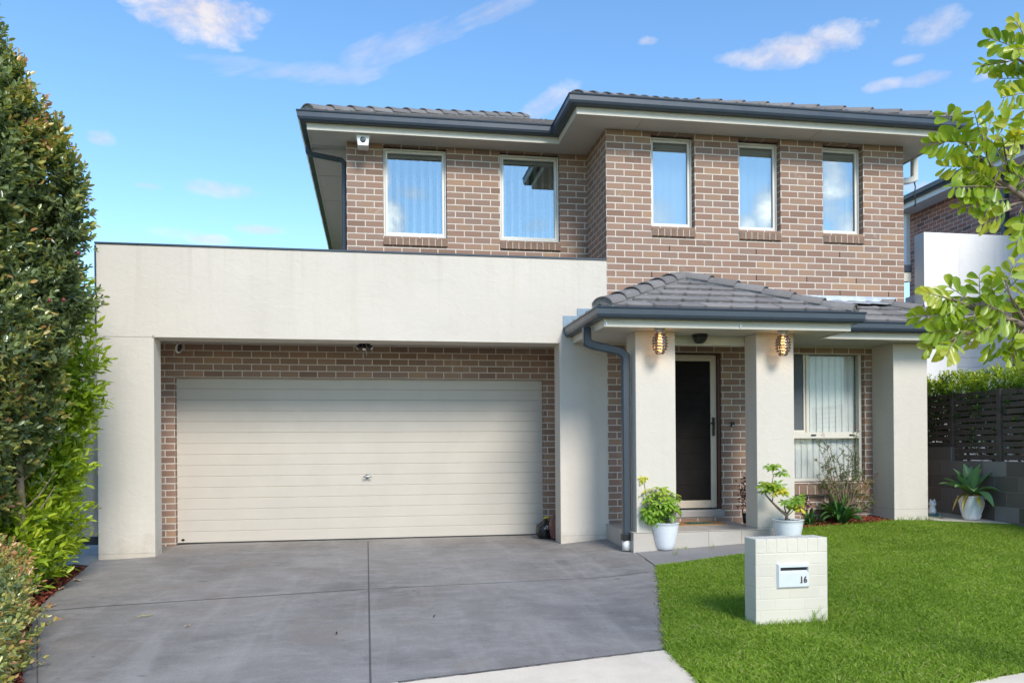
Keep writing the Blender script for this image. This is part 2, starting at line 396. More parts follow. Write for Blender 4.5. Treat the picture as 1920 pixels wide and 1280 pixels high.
# ------------------------------------------------------------------ leaf meshes (numpy)
def nrm(a): return a / np.maximum(np.linalg.norm(a, axis=-1, keepdims=True), 1e-9)
def mesh_np(name, V, faces_n, nper, tint):
    """V (n,k,3) vertices of n identical pieces, faces_n: list of index lists (same length) within a piece"""
    n, k, _ = V.shape; fl = np.array(faces_n); nf, fs = fl.shape
    me = bpy.data.meshes.new(name)
    me.vertices.add(n * k); me.vertices.foreach_set('co', V.reshape(-1).astype(np.float32))
    idx = (fl[None] + (np.arange(n) * k)[:, None, None]).reshape(-1)
    me.loops.add(idx.size); me.loops.foreach_set('vertex_index', idx.astype(np.int32))
    me.polygons.add(n * nf); me.polygons.foreach_set('loop_start', (np.arange(n * nf) * fs).astype(np.int32))
    me.update(calc_edges=True)
    a = me.attributes.new('tint', 'FLOAT', 'FACE'); a.data.foreach_set('value', np.repeat(np.clip(tint, 0, 1), nf).astype(np.float32))
    me.validate(); return me
def leaves(P, D, N, L, W, wide=.5, fold=.25, curl=.12):
    """leaf blades of two quads folded along the midrib"""
    D = nrm(D); S = nrm(np.cross(D, N)); N = np.cross(S, D)
    L = np.broadcast_to(L, (len(P),))[:, None]; W = np.broadcast_to(W, (len(P),))[:, None]
    tip = P + D * L - N * L * curl
    a = wide - .22; b = wide + .2
    r1 = P + D * L * a + S * W * .46 + N * W * fold * .5; l1 = P + D * L * a - S * W * .46 + N * W * fold * .5
    r2 = P + D * L * b + S * W * .44 + N * (W * fold * .5 - L * curl * .45); l2 = P + D * L * b - S * W * .44 + N * (W * fold * .5 - L * curl * .45)
    return np.stack([P, r1, r2, tip, l2, l1], 1)
LEAF_F = [[0, 1, 2, 3], [0, 3, 4, 5]]
def sprigs(C, D, n, length, leaf, tint0, tip_gain, spread=.75, var=.25, aspect=.48):
    """shoots: centres C, directions D, n leaves spiralling along each; returns leaf vertex arrays and tints"""
    m = len(C); D = nrm(D); A = nrm(np.cross(D, rng.normal(size=(m, 3)))); B = np.cross(D, A)
    Vs, Ts = [], []
    for k in range(n):
        f = (k + .5) / n; ang = 2.4 * k + rng.uniform(0, .8, m)
        out = A * np.cos(ang)[:, None] + B * np.sin(ang)[:, None]
        base = C + D * (length * (f - .4))[..., None] if np.ndim(length) else C + D * length * (f - .4)
        d = nrm(out * spread * (1.15 - .5 * f) + D * (.35 + .75 * f) + rng.normal(size=(m, 3)) * .16)
        nn = nrm(D * .8 + np.array([0, 0, .55]) - out * .25 + rng.normal(size=(m, 3)) * .3)
        L = leaf * rng.uniform(1 - var, 1 + var, m) * (1.12 - .35 * f)
        Vs.append(leaves(base, d, nn, L, L * aspect)); Ts.append(tint0 + tip_gain * f ** 2 + rng.normal(size=m) * .09)
    return np.concatenate(Vs), np.concatenate(Ts)
def leaf_obj(name, V, T, m, parent=None, origin=None):
    return place(name, mesh_np(name, V, LEAF_F, 2, T), m, parent, origin)
def vnoise(P, s): return np.array([mnoise.noise(Vector(p) * s) for p in P])

# ------------------------------------------------------------------ the house
YA, YL, YG = 9.88, 10.82, 10.95
ZS, ZP = 5.283, 2.545          # upper soffit and porch ceiling levels
ZTOP = 3.62
house = thing('brick_house', 'two storey tan brick house with cream rendered double garage front and tiled porch roof', 'house', (2.0, 9.88, 0))

# upper front wall (right) with three windows, lower wall with door and big window
UW = [(3.525, 4.115), (4.725, 5.315), (5.925, 6.515)]
holes = [(a, b, 4.06, ZS - .02) for a, b in UW]
bm = nb(); wall_grid(bm, 2.923, 7.118, 2.44, ZS, YA, YA + .11, holes + [])
brick_uv(bm, 2.923, YA)
weeps = [(1255, 464), (1419, 470), (1575.5, 476), (1222, 513), (1322.5, 515.6), (1419.5, 519.5), (1514.5, 522.5), (1606, 526), (1188.5, 538), (1482.5, 546.5), (1576, 548), (1667, 551)]
for q in weeps:
    p = at_y(*q, YA); v = math.floor((p[2] - 5.199) / .086); zc = 5.199 + (v + .5) * .086
    un = (p[0] - 2.923) / .24 + (.5 if v % 2 else 0); xc = 2.923 + (round(un) - (.5 if v % 2 else 0)) * .24
    box(bm, xc - .006, xc + .006, YA - .0015, YA + .01, zc - .036, zc + .036, 1)
obj('front_brick_wall', bm, [M['brick'], M['dark_hole']], house)
bm = nb(); wall_grid(bm, 2.923, 7.118, -.1, 2.44, YA, YA + .11, [(3.50, 4.462, .39, 2.44), (4.95, 6.515, .735, 2.44)])
brick_uv(bm, 2.923, YA)
obj('porch_brick_wall', bm, M['brick'], house)
# side walls
bm = nb(); wall_grid(bm, -.351, 2.923, 2.9, ZS, YL, YL + .11, [(.125, .975, 4.055, ZS - .02), (1.70, 2.535, 4.055, ZS - .02)])
brick_uv(bm, -.351, YL); obj('upper_brick_wall', bm, M['brick'], house)
bm = nb(); box(bm, 2.923, 3.03, YA + .11, YL + .11, 2.9, ZS); brick_uv(bm, 2.923, YA); obj('return_brick_wall', bm, M['brick'], house)
bm = nb(); box(bm, 7.008, 7.118, YA + .11, 17.2, -.1, ZS); brick_uv(bm, 2.923, YA); obj('side_brick_wall', bm, M['brick'], house)
bm = nb(); box(bm, -.351, -.241, YL + .11, 17.2, 2.75, ZS); brick_uv(bm, -.351, YL); obj('side_brick_wall', bm, M['brick'], house)
bm = nb(); box(bm, -.351, 7.118, 17.2, 17.31, -.1, ZS); brick_uv(bm, -.351, YL); obj('rear_brick_wall', bm, M['brick'], house)

# garage: rendered portal, flat roof, brick reveal and door
bm = nb()
wall_grid(bm, -3.145, 2.921, -.25, ZTOP - .024, YA, YA + .30, [(-2.53, 2.298, -.3, 2.537)])
obj('rendered_portal', bm, M['render'], house)
bm = nb(); box(bm, -3.165, 2.921, YA - .012, YA + .312, ZTOP - .024, ZTOP); bev(bm, .003)
obj('parapet_cap', bm, M['gutter'], house)
obj('corner_trim', bbox(-3.165, -3.1455, YA - .01, YA + .31, 2.55, ZTOP - .036, .003), M['gutter'], house)
for a in ((-3.144, -2.528, YA - .0015, YA + .002, 2.533, 2.540), (-2.548, -2.524, YA - .004, YA + .004, 2.528, 2.556), (-3.144, -2.53, YA - .0012, YA + .002, .032, .036), (2.305, 2.921, YA - .0012, YA + .002, .105, .109)):
    bm = nb(); box(bm, *a); obj('control_joint', bm, M['seam'], house)
bm = nb(); box(bm, -3.145, 2.9, YA + .30, YL + 5, 2.612, 2.72); obj('garage_soffit', bm, M['soffit'], house)
for a in ((-3.145, -3.035, YA + .30, YL + 6, -.25, ZTOP - .25), (2.55, 2.66, YA + .30, YG + .12, -.25, 2.612)):
    bm = nb(); box(bm, *a); obj('garage_side_wall', bm, M['render'], house)
bm = nb(); wall_grid(bm, -3.03, 2.55, -.25, 2.612, YG, YG + .11, [(-2.555, 2.312, -.3, 2.172)])
brick_uv(bm, -2.745 + .07, YG, 2.172); obj('garage_brick_wall', bm, M['brick'], house)
# sectional door: horizontal slats with v grooves
prof = []; z = .012; hgt = 2.16 / 15
for k in range(15):
    prof += [(0.006, z + .0), (0.0, z + .006), (0.0, z + hgt - .006), (0.006, z + hgt - .0005)]
    z += hgt
bm = nb(); cols = []
for x in (-2.555, 2.312):
    cols.append([bm.verts.new((x, YG + .11 + o, zz)) for o, zz in prof])
for j in range(len(prof) - 1): bm.faces.new((cols[0][j], cols[1][j], cols[1][j + 1], cols[0][j + 1]))
box(bm, -2.555, 2.312, YG + .125, YG + .15, .0, 2.18)
gdoor = obj('garage_door', bm, M['garage_door'], house)
bm = nb(); box(bm, -2.555, 2.312, YG + .108, YG + .124, -.02, .012); obj('door_seal', bm, M['black'], gdoor)
bm = nb(); hx, hz = -.112, .852
lathe(bm, (0, 0, 0), [(.03, 0), (.03, .006), (.013, .008), (.012, .05)], 14)
for v in bm.verts: v.co = Vector((hx + v.co.x, YG + .11 - v.co.z, hz + v.co.y))
tube(bm, [(hx - .055, YG + .055, hz - .006), (hx - .02, YG + .05, hz), (hx + .02, YG + .05, hz), (hx + .055, YG + .055, hz - .006)], [.008, .011, .011, .008], 8)
obj('handle', bm, M['steel'], gdoor)
bm = nb(); v = [bm.verts.new((-2.489 + a, YG + .108, .052 + b)) for a, b in ((-.028, 0), (0, -.02), (.028, 0), (0, .02))]; bm.faces.new(v)
r = bmesh.ops.extrude_face_region(bm, geom=bm.faces[:])
for q in r['geom']:
    if isinstance(q, bmesh.types.BMVert): q.co.y += .006
obj('badge', bm, M['black'], gdoor)

# sills of bricks on edge
def sill(x0, x1, ztop, yf, proj, n, parent, hgt=.11, drop=.035, depth=.12):
    bm = nb(); w = (x1 - x0) / n
    for k in range(n):
        a, b = x0 + k * w + .004, x0 + (k + 1) * w - .004
        v = box(bm, a, b, yf - proj, yf + depth, ztop - hgt, ztop - .012)
        for q in v:
            if q.co.y > yf and q.co.z > ztop - .05: q.co.z = ztop + drop - .012
    bev(bm, .003)
    fs = len(bm.faces)
    v = box(bm, x0 + .003, x1 - .003, yf - proj + .004, yf + depth - .002, ztop - hgt + .003, ztop - .016, 1)
    for q in v:
        if q.co.y > yf and q.co.z > ztop - .05: q.co.z = ztop + drop - .015
    return obj('window_sill', bm, [M['sill_brick'], M['mortar']], parent)
# windows
def blinds(parent, x0, x1, z0, z1, y, m, n, ang=.35, seedv=0):
    bm = nb(); w = (x1 - x0) / n; r = random.Random(seedv)
    for k in range(n):
        c = x0 + (k + .5) * w; a = ang + r.uniform(-.06, .06); dx, dy = w * .56 * math.cos(a), w * .56 * math.sin(a)
        v = [bm.verts.new(p) for p in ((c - dx, y - dy, z0), (c - dx * .3, y - dy * .3 - .006, z0), (c + dx * .3, y + dy * .3 - .006, z0), (c + dx, y + dy, z0),
             (c + dx, y + dy, z1), (c + dx * .3, y + dy * .3 - .006, z1), (c - dx * .3, y - dy * .3 - .006, z1), (c - dx, y - dy, z1))]
        for i in range(3): bm.faces.new((v[i], v[i + 1], v[6 - i], v[7 - i]))
    box(bm, x0, x1, y - .03, y + .03, z1, z1 + .04)
    return obj('blind', bm, m, parent)
def window(x0, x1, z0, z1, y, m, nbl, glass='glass', seedv=0, ang=.3):
    fw, sw = .022, .032
    bm = nb()
    for a in ((x0, x0 + fw, z0, z1), (x1 - fw, x1, z0, z1), (x0 + fw, x1 - fw, z0, z0 + fw), (x0 + fw, x1 - fw, z1 - fw, z1)): box(bm, a[0], a[1], y, y + .075, a[2], a[3])
    X0, X1, Z0, Z1 = x0 + fw + .003, x1 - fw - .003, z0 + fw + .003, z1 - fw - .003
    for a in ((X0, X0 + sw, Z0, Z1), (X1 - sw, X1, Z0, Z1), (X0 + sw, X1 - sw, Z0, Z0 + sw), (X0 + sw, X1 - sw, Z1 - sw, Z1)): box(bm, a[0], a[1], y + .012, y + .06, a[2], a[3])
    bev(bm, .003)
    w = obj('window', bm, m, house)
    bm = nb(); box(bm, X0 + sw - .004, X1 - sw + .004, y + .034, y + .040, Z0 + sw - .004, Z1 - sw + .004); obj('pane', bm, M[glass], w)
    blinds(w, X0 + .01, X1 - .01, Z0 + .03, Z1 - .07, y + .12, M['blind'], nbl, ang, seedv)
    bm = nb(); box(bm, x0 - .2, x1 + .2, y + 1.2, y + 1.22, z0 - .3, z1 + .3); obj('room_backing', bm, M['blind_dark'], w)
    return w
for k, (a, b) in enumerate(UW):
    w = window(a + .004, b - .004, 4.072, ZS - .045, YA + .085, M['frame_pale'], 5, 'glass', k, .1)
    sill(a, b, 4.042, YA, .03, 7, w)
for k, (a, b) in enumerate(((.125, .975), (1.70, 2.535))):
    w = window(a + .004, b - .004, 4.068, ZS - .04, YL + .05, M['frame_pale'], 7, 'glass', 5 + k, 1.05)
    sill(a, b + .01, 4.045, YL, .03, 10, w)
# large porch-side window: transom, mullion, insect screened sash
y = YA + .065; x0, x1, z0, z1 = 4.955, 6.51, .742, 2.535
bm = nb()
for a in ((x0, x0 + .04, z0, z1), (x1 - .04, x1, z0, z1), (x0 + .04, x1 - .04, z0, z0 + .04), (x0 + .04, x1 - .04, z1 - .045, z1), (x0 + .04, x1 - .04, 1.318, 1.40)): box(bm, a[0], a[1], y, y + .08, a[2], a[3])
box(bm, 5.70, 5.745, y + .004, y + .076, 1.40, z1 - .045)
box(bm, x0 + .04, 5.70, y + .02, y + .05, 1.40, 1.43); box(bm, 5.67, 5.70, y + .02, y + .05, 1.43, z1 - .045)
bev(bm, .003)
bigw = obj('window', bm, M['frame'], house)
bm = nb(); box(bm, 5.742, x1 - .038, y + .034, y + .04, 1.398, z1 - .042); obj('pane', bm, M['glass_low'], bigw)
bm = nb(); box(bm, x0 + .038, x1 - .038, y + .034, y + .04, z0 + .038, 1.322); obj('pane', bm, M['glass_low'], bigw)
bm = nb(); box(bm, x0 + .038, 5.672, y + .034, y + .04, 1.425, z1 - .042); obj('insect_screen', bm, M['blind_dark'], bigw)
blinds(bigw, 5.72, x1 - .03, 1.36, z1 - .09, y + .11, M['blind'], 8, .13, 11)
blinds(bigw, x0 + .03, x1 - .03, z0 + .02, 1.33, y + .115, M['blind'], 17, .12, 12)
for cx in (5.80, 6.36): obj('window_latch', bbox(cx - .035, cx + .035, y - .012, y - .001, 1.352, 1.372, .002), M['black'], bigw)
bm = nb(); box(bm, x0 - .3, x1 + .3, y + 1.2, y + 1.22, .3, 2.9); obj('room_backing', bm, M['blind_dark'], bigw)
sill(x0 - .01, x1 + .01, .712, YA, .085, 14, bigw, .14, .03, .15)

# front door: timber surround, cream screen door with black mesh, lever handle, stone step
y = YA + .02
bm = nb(); box(bm, 3.502, 3.545, y, y + .14, .39, 2.42); box(bm, 4.417, 4.460, y, y + .14, .39, 2.42); box(bm, 3.502, 4.460, y, y + .14, 2.42, 2.522); bev(bm, .004)
fd = obj('front_door', bm, M['timber'], house)
bm = nb(); sx0, sx1, sz0, sz1 = 3.548, 4.414, .418, 2.418; fw = .082
for a in ((sx0, sx0 + fw, sz0, sz1), (sx1 - fw, sx1, sz0, sz1), (sx0 + fw, sx1 - fw, sz0, sz0 + .10), (sx0 + fw, sx1 - fw, sz1 - fw, sz1)): box(bm, a[0], a[1], y + .03, y + .065, a[2], a[3])
bev(bm, .004); obj('screen_frame', bm, plain('beige_aluminium', (.56, .475, .375), .4, .05), fd)
bm = nb(); a_, b_, z_, zt_ = sx0 + fw - .003, sx1 - fw + .003, sz0 + .095, sz1 - fw + .003; hb = (zt_ - z_) / 9; pz = []
for k in range(9): pz += [(.004, z_ + k * hb), (.0, z_ + k * hb + .008), (.0, z_ + (k + 1) * hb - .008), (.004, z_ + (k + 1) * hb - .0008)]
cl_ = [[bm.verts.new((x, y + .042 + o, zz)) for o, zz in pz] for x in (a_, b_)]
for j in range(len(pz) - 1): bm.faces.new((cl_[0][j], cl_[1][j], cl_[1][j + 1], cl_[0][j + 1]))
obj('mesh_panel', bm, M['screen'], fd)
bm = nb(); box(bm, sx1 - .062, sx1 - .032, y + .012, y + .03, 1.36, 1.60); tube(bm, [(sx1 - .047, y + .012, 1.52), (sx1 - .047, y - .02, 1.52), (sx1 - .075, y - .028, 1.522), (sx1 - .15, y - .026, 1.525)], .009, 8)
obj('handle', bm, M['black'], fd)
bm = nb(); box(bm, 3.4995, 4.462, y - .005, YA + .2, .385, .40); obj('threshold', bm, M['steel'], fd)
obj('door_step', bbox(3.43, 4.487, YA - .025, YA + .12, .305, .385, .006), M['sill_tile'], fd)
obj('lintel_panel', bbox(2.925, 7.116, YA - .012, YA + .12, 2.522 - .0, ZP, .002), M['fascia'], house)
bm = nb(); box(bm, 4.585, 4.632, YA - .03, YA - .001, 1.475, 1.54); bev(bm, .006); db = obj('doorbell', bm, M['black'], house)
bm = nb(); lathe(bm, (0, 0, 0), [(.011, 0), (.011, .005), (.004, .007)], 12)
for v in bm.verts: v.co = Vector((4.608 + v.co.x, YA - .03 - v.co.z, 1.49 + v.co.y))
obj('button', bm, M['white_plastic'], db)

# porch slab and pillars
bm = nb(); box(bm, 2.893, 4.56, 8.79, YA, -.15, .235)
slab = obj('porch_slab', bm, M['porch_tile'], house)
bm = nb()
box(bm, 2.885, 4.56, 8.782, YA, .2355, .245)
bev(bm, .004); obj('porch_paving', bm, M['porch_tile'], slab)
bm = nb()
for x in (3.20, 3.80, 4.205): box(bm, x - .003, x + .003, 8.7885, 8.80, -.12, .235)
for x in (3.20, 3.80, 4.205): box(bm, x - .003, x + .003, 8.783, YA - .01, .24, .2456)
box(bm, 2.887, 4.44, 9.28, 9.286, .24, .2456)
obj('grout_line', bm, M['grout'], slab)
def pillar(x0, x1, y0, y1, zt):
    bm = nb(); box(bm, x0, x1, y0, y1, -.2, zt); bev(bm, .006, 2); p = obj('pillar', bm, M['render'], house)
    bm = nb(); zz = ground((x0 + x1) / 2, y0) + .16
    for a in ((x0 - .001, x1 + .001, y0 - .001, y0 + .001), (x0 - .001, x0 + .001, y0, y1)): box(bm, a[0], a[1], a[2], a[3], zz, zz + .004)
    obj('control_joint', bm, M['seam'], p)
pillar(2.935, 3.412, 8.80, 9.13, ZP); pillar(4.412, 4.885, 8.80, 9.10, ZP); pillar(6.622, 7.108, 9.42, YA - .002, ZP)

obj('porch_beam', bbox(3.408, 4.416, 9.10, 9.22, 2.43, ZP, .004), M['fascia'], house)

# eaves: soffit, fascia and gutter as mitred sweeps
def eaves(path, zf, parent, seams=()):
    bm = nb(); sweep(bm, path, [(-.02, zf - .012), (0, zf - .012), (0, zf + .045), (.004, zf + .05), (.004, zf + .17), (-.02, zf + .17)]); obj('fascia', bm, M['fascia'], parent)
    g = zf + .072
    bm = nb(); sweep(bm, path, [(.006, g), (.085, g), (.10, g + .012), (.112, g + .04), (.114, g + .095), (.122, g + .10), (.126, g + .112), (.120, g + .120), (.108, g + .114), (.104, g + .095), (.098, g + .03), (.085, g + .006), (.010, g + .006), (.010, g + .10), (.006, g + .10)])
    return obj('gutter', bm, M['gutter'], parent)
MAIN = [(-.826, 17.8), (-.826, 10.45), (2.44, 10.45), (2.44, 9.476), (7.57, 9.476), (7.57, 17.8)]
PORCH = [(2.47, YA - .001), (2.47, 8.46), (5.41, 8.46), (5.41, 9.08), (7.57, 9.08), (7.57, 12.0)]
eaves(MAIN, ZS, house); eaves(PORCH, ZP, house)
def flat(name, poly, z0, z1, m, parent):
    bm = nb(); f = bm.faces.new([bm.verts.new((x, y, z0)) for x, y in poly]); r = bmesh.ops.extrude_face_region(bm, geom=[f])
    for q in r['geom']:
        if isinstance(q, bmesh.types.BMVert): q.co.z = z1
    bmesh.ops.recalc_face_normals(bm, faces=bm.faces[:]); return obj(name, bm, m, parent)
flat('soffit', [(-.81, 17.8), (-.81, 10.466), (2.456, 10.466), (2.456, 9.492), (7.554, 9.492), (7.554, 17.8)], ZS, ZS + .02, M['soffit'], house)
flat('porch_ceiling', [(2.486, YA - .002), (2.486, 8.476), (5.394, 8.476), (5.394, 9.096), (7.554, 9.096), (7.554, YA - .002)], ZP, ZP + .02, M['soffit'], house)
flat('porch_ceiling', [(7.12, YA), (7.12, 12), (7.554, 12), (7.554, YA)], ZP, ZP + .02, M['soffit'], house)
bm = nb()
for a in ((-.81, -.352, 11.0, 11.006), (-.81, -.352, 12.2, 12.206), (-.81, -.352, 13.4, 13.406), (3.3, 3.306, 9.49, YA - .001), (5.7, 5.706, 9.49, YA - .001), (-.05, -.044, 10.466, YL - .001)):
    bm = nb(); box(bm, a[0], a[1], a[2], a[3], ZS - .003, ZS + .002); obj('soffit_joint', bm, M['seam'], house)
for x in (2.49, 4.05):
    bm = nb(); box(bm, x - .006, x + .006, 8.448, 8.4595, ZP + .005, ZP + .04); obj('fascia_clip', bm, M['steel'], house)

# tiled roofs
TANP = math.tan(rad(23.5))
def slope(name, o, ex, up, width, run, z0, clips, parent, gauge=.32, tw=.30):
    """tiles on a slope: o eave start (x,y), ex eave direction, up horizontal uphill direction; clips (point, outward normal) in plan"""
    ex, up = Vector(ex), Vector(up); o = Vector(o); cp = math.cos(rad(23.5)); sp = math.sin(rad(23.5))
    bm = nb(); lay = bm.faces.layers.float.new('tint'); r = random.Random(3)
    es = Vector((up.x * cp, up.y * cp, sp)); nn = Vector((-up.x * sp, -up.y * sp, cp)); e3 = Vector((ex.x, ex.y, 0)); O = Vector((o.x, o.y, z0))
    ts = (0, .035, .07, .12, .5, .88, .93, .965, 1); hs = (.013, .011, .005, .001, .003, .001, .005, .011, .013)
    for i in range(int(run / cp / gauge) + 1):
        for j in range(-1, int(width / tw) + 1):
            x0 = j * tw + (tw / 2 if i % 2 else 0); tn = r.random(); dz = r.uniform(-.003, .003)
            fr = [O + e3 * (x0 + t * tw) + es * (i * gauge - .014 * math.sin(math.pi * t) + .008) + nn * (.036 + h + dz) for t, h in zip(ts, hs)]
            bt = [p - nn * .026 for p in fr]
            bk = [O + e3 * (x0 + t * tw) + es * ((i + 1) * gauge + .03) + nn * (.008 + h * .9) for t, h in zip(ts, hs)]
            a = [bm.verts.new(p) for p in fr]; b = [bm.verts.new(p) for p in bk]; c = [bm.verts.new(p) for p in bt]
            for k in range(len(ts) - 1):
                f = bm.faces.new((a[k], a[k + 1], b[k + 1], b[k])); f[lay] = tn; f.smooth = True
                f = bm.faces.new((c[k], c[k + 1], a[k + 1], a[k])); f[lay] = tn * .6
    for p, n in clips:
        bmesh.ops.bisect_plane(bm, geom=bm.verts[:] + bm.edges[:] + bm.faces[:], plane_co=(p[0], p[1], 0), plane_no=(n[0], n[1], 0), clear_outer=True)
    return obj(name, bm, M['tile'], parent)
def hipcaps(p0, p1, parent, rad_=.115, seg=.38, lift=.015, bed=True):
    p0, p1 = Vector(p0), Vector(p1); d = p1 - p0; L = d.length; d.normalize(); s = Vector((d.y, -d.x, 0)).normalized(); n = s.cross(d)
    if n.z < 0: n = -n
    bm = nb(); lay = bm.faces.layers.float.new('tint'); r = random.Random(9); k = 0; t = 0
    N = 10
    while t < L - .05:
        t1 = min(t + seg + .05, L + .05); tn = r.random() * .7 + .2; rr = []
        for tt, R, lf in ((t, rad_ * 1.06, lift + .022), (t1, rad_ * .96, lift)):
            for Rk in (R, R - .016):
                rr.append([bm.verts.new(p0 + d * tt + s * (Rk * math.cos(a)) + n * (Rk * .72 * math.sin(a) + lf - .02)) for a in [math.pi * q / N for q in range(N + 1)]])
        for q in range(N):
            for A, B in ((rr[0], rr[2]), (rr[3], rr[1]), (rr[1], rr[0])):
                f = bm.faces.new((A[q], A[q + 1], B[q + 1], B[q])); f[lay] = tn; f.smooth = A is not rr[1]
        t += seg
    bmesh.ops.recalc_face_normals(bm, faces=bm.faces[:])
    q_ = [bm.verts.new(p0 + d * .012 + s * (rad_ * 1.04 * math.cos(a)) + n * (rad_ * .745 * math.sin(a) + lift - .0)) for a in [math.pi * k_ / 12 for k_ in range(13)]]
    bm.faces.new(q_).material_index = 1
    o = obj('ridge_cap', bm, [M['tile'], M['cement']], parent)
    if bed:
        bm = nb(); mm = Matrix((s, d, n)).transposed().to_4x4(); mm.translation = p0 + d * (L / 2) - n * .03
        xbox(bm, mm, rad_ * 1.9, L, .09)
        obj('mortar_bed', bm, M['cement'], o)
    return o
ZE = ZS + .187; EX = .055
e = dict(l=-.826 - EX, r=7.57 + EX, m=2.44 - EX, f=9.476 - EX, b=10.45 - EX, k=17.8)
q2 = math.sqrt(.5)
roof = slope('roof', (e['m'], e['f']), (1, 0), (0, 1), e['r'] - e['m'], 2.7, ZE, [((e['m'], e['f']), (-q2, q2)), ((e['r'], e['f']), (q2, q2))], house)
slope('left_slope', (e['l'], e['b']), (1, 0), (0, 1), 6.6, 3.6, ZE, [((e['l'], e['b']), (-q2, q2)), ((e['m'], e['b']), (q2, -q2)), ((0, 13.95), (0, 1))], roof)
slope('side_slope', (e['l'], e['k']), (0, -1), (1, 0), e['k'] - e['b'], 3.8, ZE, [((e['l'], e['b']), (q2, -q2)), ((e['l'], e['k']), (q2, q2))], roof)
slope('valley_slope', (e['m'], 14.0), (0, -1), (1, 0), 14.0 - e['f'], 2.7, ZE, [((e['m'], e['f']), (q2, -q2)), ((e['m'], e['b']), (-q2, q2)), ((5.0, 0), (1, 0))], roof)
slope('side_slope', (e['r'], e['f']), (0, 1), (-1, 0), e['k'] - e['f'], 2.7, ZE, [((e['r'], e['f']), (-q2, -q2)), ((e['r'], e['k']), (-q2, q2))], roof)
bm = nb(); H1 = 3.5 * TANP
v = [bm.verts.new(p) for p in ((e['l'], e['k'], ZE), (e['r'], e['k'], ZE), (4.1, 13.95, ZE + H1), (2.67, 13.95, ZE + H1), (5.0, 13.0, ZE + 2.6 * TANP), (e['r'] - 2.62, 15.0, ZE + 2.6 * TANP))]
bm.faces.new((v[0], v[1], v[2], v[3])); bm.faces.new((v[4], v[5], v[2])); bm.faces.new((v[5], v[1], v[2])); obj('rear_slope', bm, M['tile'], roof)
def z_on(a, t): return a + t * TANP
hipcaps((e['r'], e['f'], ZE + .01), (e['r'] - 2.6, e['f'] + 2.6, ZE + .03 + 2.6 * TANP), roof)
hipcaps((e['m'] + .05, e['f'] + .05, ZE - .02), (e['m'] + 2.6, e['f'] + 2.6, ZE + .0 + 2.6 * TANP), roof)
hipcaps((e['l'] + .06, e['b'] + .06, ZE + .02), (e['l'] + 3.5, e['b'] + 3.5, ZE + .03 + 3.5 * TANP), roof)
# porch roof
ZE2 = ZP + .187; pl, pr, pf, pb, pe = 2.47 - EX, 5.41 + EX, 8.46 - EX, 9.08 - EX, 7.57 + EX
proof = slope('porch_roof', (pl, pf), (1, 0), (0, 1), pr - pl, 1.6, ZE2, [((pl, pf), (-q2, q2)), ((pr, pf), (q2, q2)), ((0, YA - .005), (0, 1))], house)
slope('left_slope', (pl, YA), (0, -1), (1, 0), YA - pf, 1.6, ZE2, [((pl, pf), (q2, -q2)), ((0, YA - .005), (0, 1))], proof)
slope('right_slope', (pr, pf), (0, 1), (-1, 0), 2.0, 1.6, ZE2, [((pr, pf), (-q2, -q2)), ((pr, pb), (q2, q2)), ((0, YA - .005), (0, 1))], proof)
slope('window_slope', (pr - 1.0, pb), (1, 0), (0, 1), pe - pr + 1.0, 1.0, ZE2, [((pr, pb), (-q2, -q2)), ((pe, pb), (q2, q2)), ((0, YA - .005), (0, 1))], proof)
slope('end_slope', (pe, pb), (0, 1), (-1, 0), 3.0, .52, ZE2, [((pe, pb), (-q2, -q2)), ((7.12, 0), (-1, 0)), ((0, 12), (0, 1))], proof)
hx_ = (pl + pr) / 2; hr = hx_ - pl
hipcaps((pl + .03, pf + .03, ZE2 + .015), (hx_ - .06, pf + hr - .06, ZE2 + .025 + (hr - .06) * TANP), proof, .12, .36)
hipcaps((pr - .03, pf + .03, ZE2 + .0), (hx_ + .06, pf + hr - .06, ZE2 + .025 + (hr - .06) * TANP), proof, .12, .36)
hipcaps((pe - .02, pb + .02, ZE2 + .015), (pe - .82, pb + .82, ZE2 + .025 + .8 * TANP), proof, .12, .36)
# stepped wall flashing and lead apron
bm = nb()
for i, (a, b) in enumerate(zip(((1055.5, 592), (1082, 578.5), (1110, 566.5), (1137, 556), (1167, 544), (1200, 532), (1228, 520)), ((1083, 578), (1111, 566), (1139, 556), (1168, 544), (1201, 532), (1229, 520), (1256, 515)))):
    p, q = at_y(*a, YA), at_y(b[0], b[1], YA)
    zt = p[2]; x1 = q[0] + .06; zb = ZE2 + (p[0] - pl) * TANP - .04
    v = box(bm, p[0], x1, YA - .012 - .003 * (i % 2), YA - .0025, zb, zt)
obj('stepped_flashing', bm, M['flash'], house)
bm = nb(); N = 26
rows = []
for k in range(N + 1):
    x = 5.25 + (6.98 - 5.25) * k / N; w = .012 * math.sin(k * 1.7) + .008 * math.sin(k * 3.1)
    rows.append([bm.verts.new(p) for p in ((x, YA - .004, 3.225), (x, YA - .010, 3.18), (x, YA - .016 - w * .4, 3.13), (x, YA - .09 + w, ZE2 + (YA - .09 - pb) * TANP + .085 + w), (x, YA - .20 + w, ZE2 + (YA - .20 - pb) * TANP + .075 + w * .5))])
for k in range(N):
    for j in range(4): f = bm.faces.new((rows[k][j], rows[k + 1][j], rows[k + 1][j + 1], rows[k][j + 1])); f.smooth = True
obj('lead_apron', bm, M['lead'], house)

